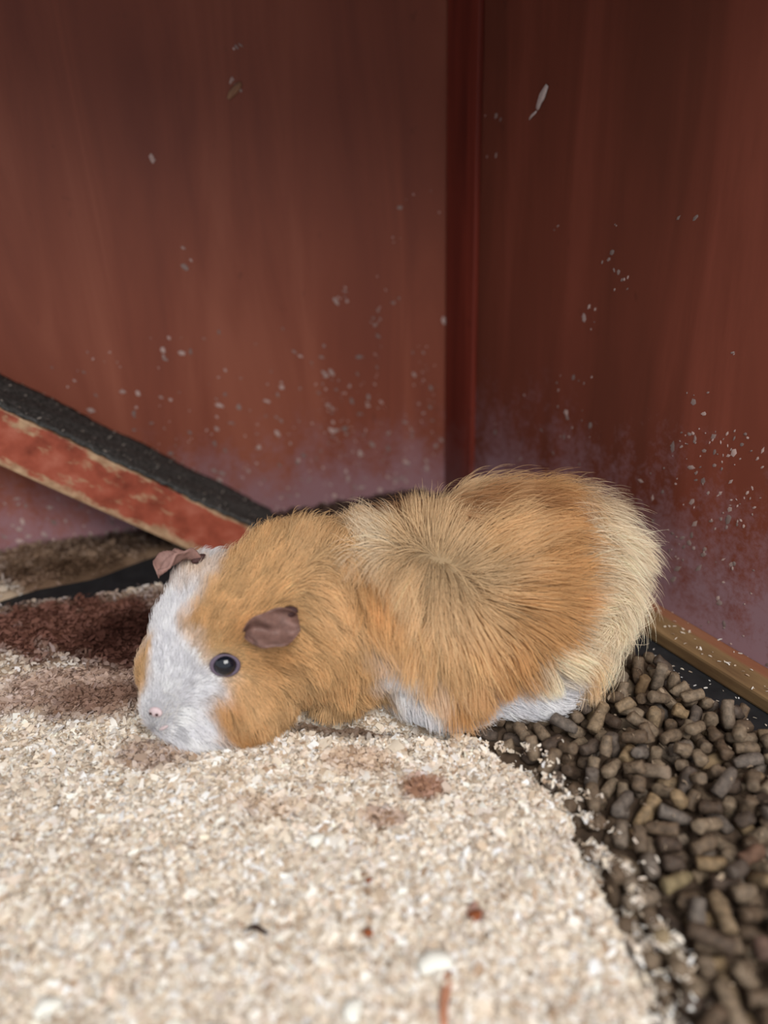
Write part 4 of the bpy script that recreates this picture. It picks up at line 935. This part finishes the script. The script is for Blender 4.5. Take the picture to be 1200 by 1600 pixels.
f0 = hit(312, 872); fo = make_ear(f0[0] - f0[1] * .003, f0[1], hit(268, 945)[0] - f0[0], .85, .6)
fo.data.materials.clear(); fo.data.materials.append(simple('far_ear_skin', srgb(140, 108, 100), .6, .2, 260)); fo['label'] = 'pinkish-brown ear on the far side'

# nose with nostrils, mouth line, whiskers
bm = bmesh.new()
ell(bm, Vector((0, 0, 0)), (.0034, .0024, .0016), seg=20)
no = from_bm('nose', bm, M_NOSE); orient(no, nosP + nosN * .0004, nosN)
m1, mn1 = hit(258, 1132)
for dx in (-.0016, .0016):
    bm = bmesh.new(); ell(bm, Vector((dx, -.0004, .0017)), (.0008, .0006, .0006), seg=12)
    o = from_bm('nostril', bm, M_EARIN); orient(o, nosP + nosN * .0004, nosN)
bm = bmesh.new(); ell(bm, Vector((0, 0, 0)), (.0026, .0008, .0009), (0, 0, .5), seg=16)
o = from_bm('mouth', bm, M_NOSE); orient(o, m1 + mn1 * .0022, mn1)
for k in range(9):
    w0, wn = hit(268 + random.uniform(-14, 14), 1098 + random.uniform(-16, 20))
    tip = w0 + wn * .016 + Vector((random.uniform(-.008, .02), random.uniform(-.008, .004), random.uniform(-.012, .006))); tip.z = max(tip.z, G + .001)
    bm = bmesh.new(); prev = None; ax_ = (tip - w0).normalized(); s1 = ax_.orthogonal().normalized(); s2 = ax_.cross(s1)
    for i in range(7):
        u = i / 6; c_ = w0.lerp(tip, u) + Z * (.002 * math.sin(u * 3.1)); r_ = .00013 * (1 - .8 * u)
        cur = [bm.verts.new(c_ + (s1 * math.cos(t) + s2 * math.sin(t)) * r_) for t in (0, 2.1, 4.2)]
        if prev:
            for q_ in range(3): bm.faces.new((prev[q_], prev[(q_ + 1) % 3], cur[(q_ + 1) % 3], cur[q_]))
        prev = cur
    to_pig(from_bm('whisker', bm, M_WHISK))

# ---------------------------------------------------------------- loose things on the bedding and walls
def chip_mesh(name, L, W, T, bend, mat, loc, rz, tilt=(0, 0), taper=.5, seg=8):
    bm = bmesh.new(); rings = []
    for i in range(seg + 1):
        u = i / seg; s = (1 - taper * abs(2 * u - 1) ** 2) * random.uniform(.88, 1.1)
        x = (u - .5) * L; zc = bend * (1 - (2 * u - 1) ** 2); yo = bend * .6 * math.sin(u * 5)
        rings.append([bm.verts.new((x, yo + W / 2 * s * a, zc + T / 2 * b_ * s)) for a, b_ in ((-1, -.6), (-.8, .8), (0, 1), (.8, .8), (1, -.6), (0, -1))])
    for r0_, r1_ in zip(rings, rings[1:]):
        for k in range(6): bm.faces.new((r0_[k], r1_[k], r1_[(k + 1) % 6], r0_[(k + 1) % 6]))
    bm.faces.new(rings[0]); bm.faces.new(rings[-1][::-1]); bmesh.ops.recalc_face_normals(bm, faces=bm.faces[:])
    o = from_bm(name, bm, mat); o.location = loc; o.rotation_euler = (tilt[0], tilt[1], rz); return o
def on_saw(px, py, dz=.002):
    z = .010
    for _ in range(4):
        p = on_floor(px, py, z); z = float(saw_h(np.array([p.x]), np.array([p.y]))[0]) + dz
    return Vector((p.x, p.y, z))
def bit(name, cat, label, px, py, L, W, T, bend, mat, rz, dz=.002, tilt=(0, 0), taper=.5):
    return tag(chip_mesh(name, L, W, T, bend, mat, on_saw(px, py, dz), rz, tilt, taper), label, cat)
bit('husk_sliver', 'husk', 'dark curved husk sliver lying alone on the pale sawdust', 402, 1454, .0085, .0022, .0012, .0012, M_FLAKE_DARK, -.15, .0032)
bit('wood_splinter', 'splinter', 'long brown wood splinter half buried at the bottom of the sawdust', 696, 1560, .020, .0035, .0018, .0008, M_SPLINTER, 1.45, .0022, (0, .02), .3)
bit('bark_crumb', 'bark', 'rust-brown bark crumb on the sawdust, larger of the two near the pellets', 742, 1432, .0058, .0040, .0022, .0004, M_RUST, .9, .002)
bit('bark_crumb', 'bark', 'small round rust-brown bark crumb on the sawdust below the guinea pig', 575, 1457, .0034, .0030, .002, .0002, M_RUST, .2, .002)
bit('bark_crumb', 'bark', 'tiny dark bark crumb beside a white shaving in the middle of the sawdust', 577, 1376, .0030, .0018, .0014, .0004, M_RUST, .8, .002)
bit('white_shaving', 'shaving', 'largest white rounded shaving near the splinter at the bottom of the sawdust', 680, 1505, .0120, .0085, .0034, .001, M_WHITE, .4, .002)
bit('white_shaving', 'shaving', 'white shaving lump in the sawdust below the brown stain', 495, 1313, .0070, .0058, .003, .0008, M_WHITE, 1.2, .002)
bit('white_shaving', 'shaving', 'white shaving lump at the very bottom edge of the sawdust', 552, 1580, .0080, .0070, .0034, .0008, M_WHITE, 1.6, .002)
bit('white_shaving', 'shaving', 'pale curled shaving at the lower left of the sawdust', 75, 1575, .0095, .0065, .0030, .001, M_WHITE, .7, .002)
for (px, py, L, W, rz, lab) in ((884, 1092, .0042, .0026, 1.0, 'bright white flake beside the hind foot, upper one'), (862, 1116, .0032, .0020, .9, 'small white flake just below the brighter one by the hind foot'),
                                (1096, 1100, .0036, .0018, .7, 'lone white flake on the black lino beside the batten')):
    p = on_floor(px, py, .011 if px < 1000 else .0015)
    tag(chip_mesh('wood_flake', L, W, .0008, .0004, M_WHITE, p + Z * .0006, rz), lab, 'flake')
def wall_chip(px, py, o, n_, along, L, W, ang, label, mat):
    p = on_plane(px, py, o, n_) + n_ * .0007
    ob = chip_mesh('wood_flake', L, W, .0007, .0003, mat, p, 0)
    x = (along * math.cos(ang) + Z * math.sin(ang)).normalized(); z_ = n_; y_ = z_.cross(x)
    ob.matrix_world = Matrix(((x.x, y_.x, z_.x, p.x), (x.y, y_.y, z_.y, p.y), (x.z, y_.z, z_.z, p.z), (0, 0, 0, 1)))
    return tag(ob, label, 'flake')
wall_chip(848, 152, WR, NR, DR, .0150, .0052, 1.0, 'long pale flake stuck high on the dark right-hand wall', M_DUSTFLAKE)
wall_chip(834, 180, WR, NR, DR, .0080, .0018, .6, 'thin pale sliver stuck just below the long flake on the right wall', M_DUSTFLAKE)
wall_chip(366, 142, KC, NL, -DL, .0130, .0045, .8, 'dull beige flake stuck high on the left-hand wall', simple('beige_flake', srgb(150, 110, 84), .8))
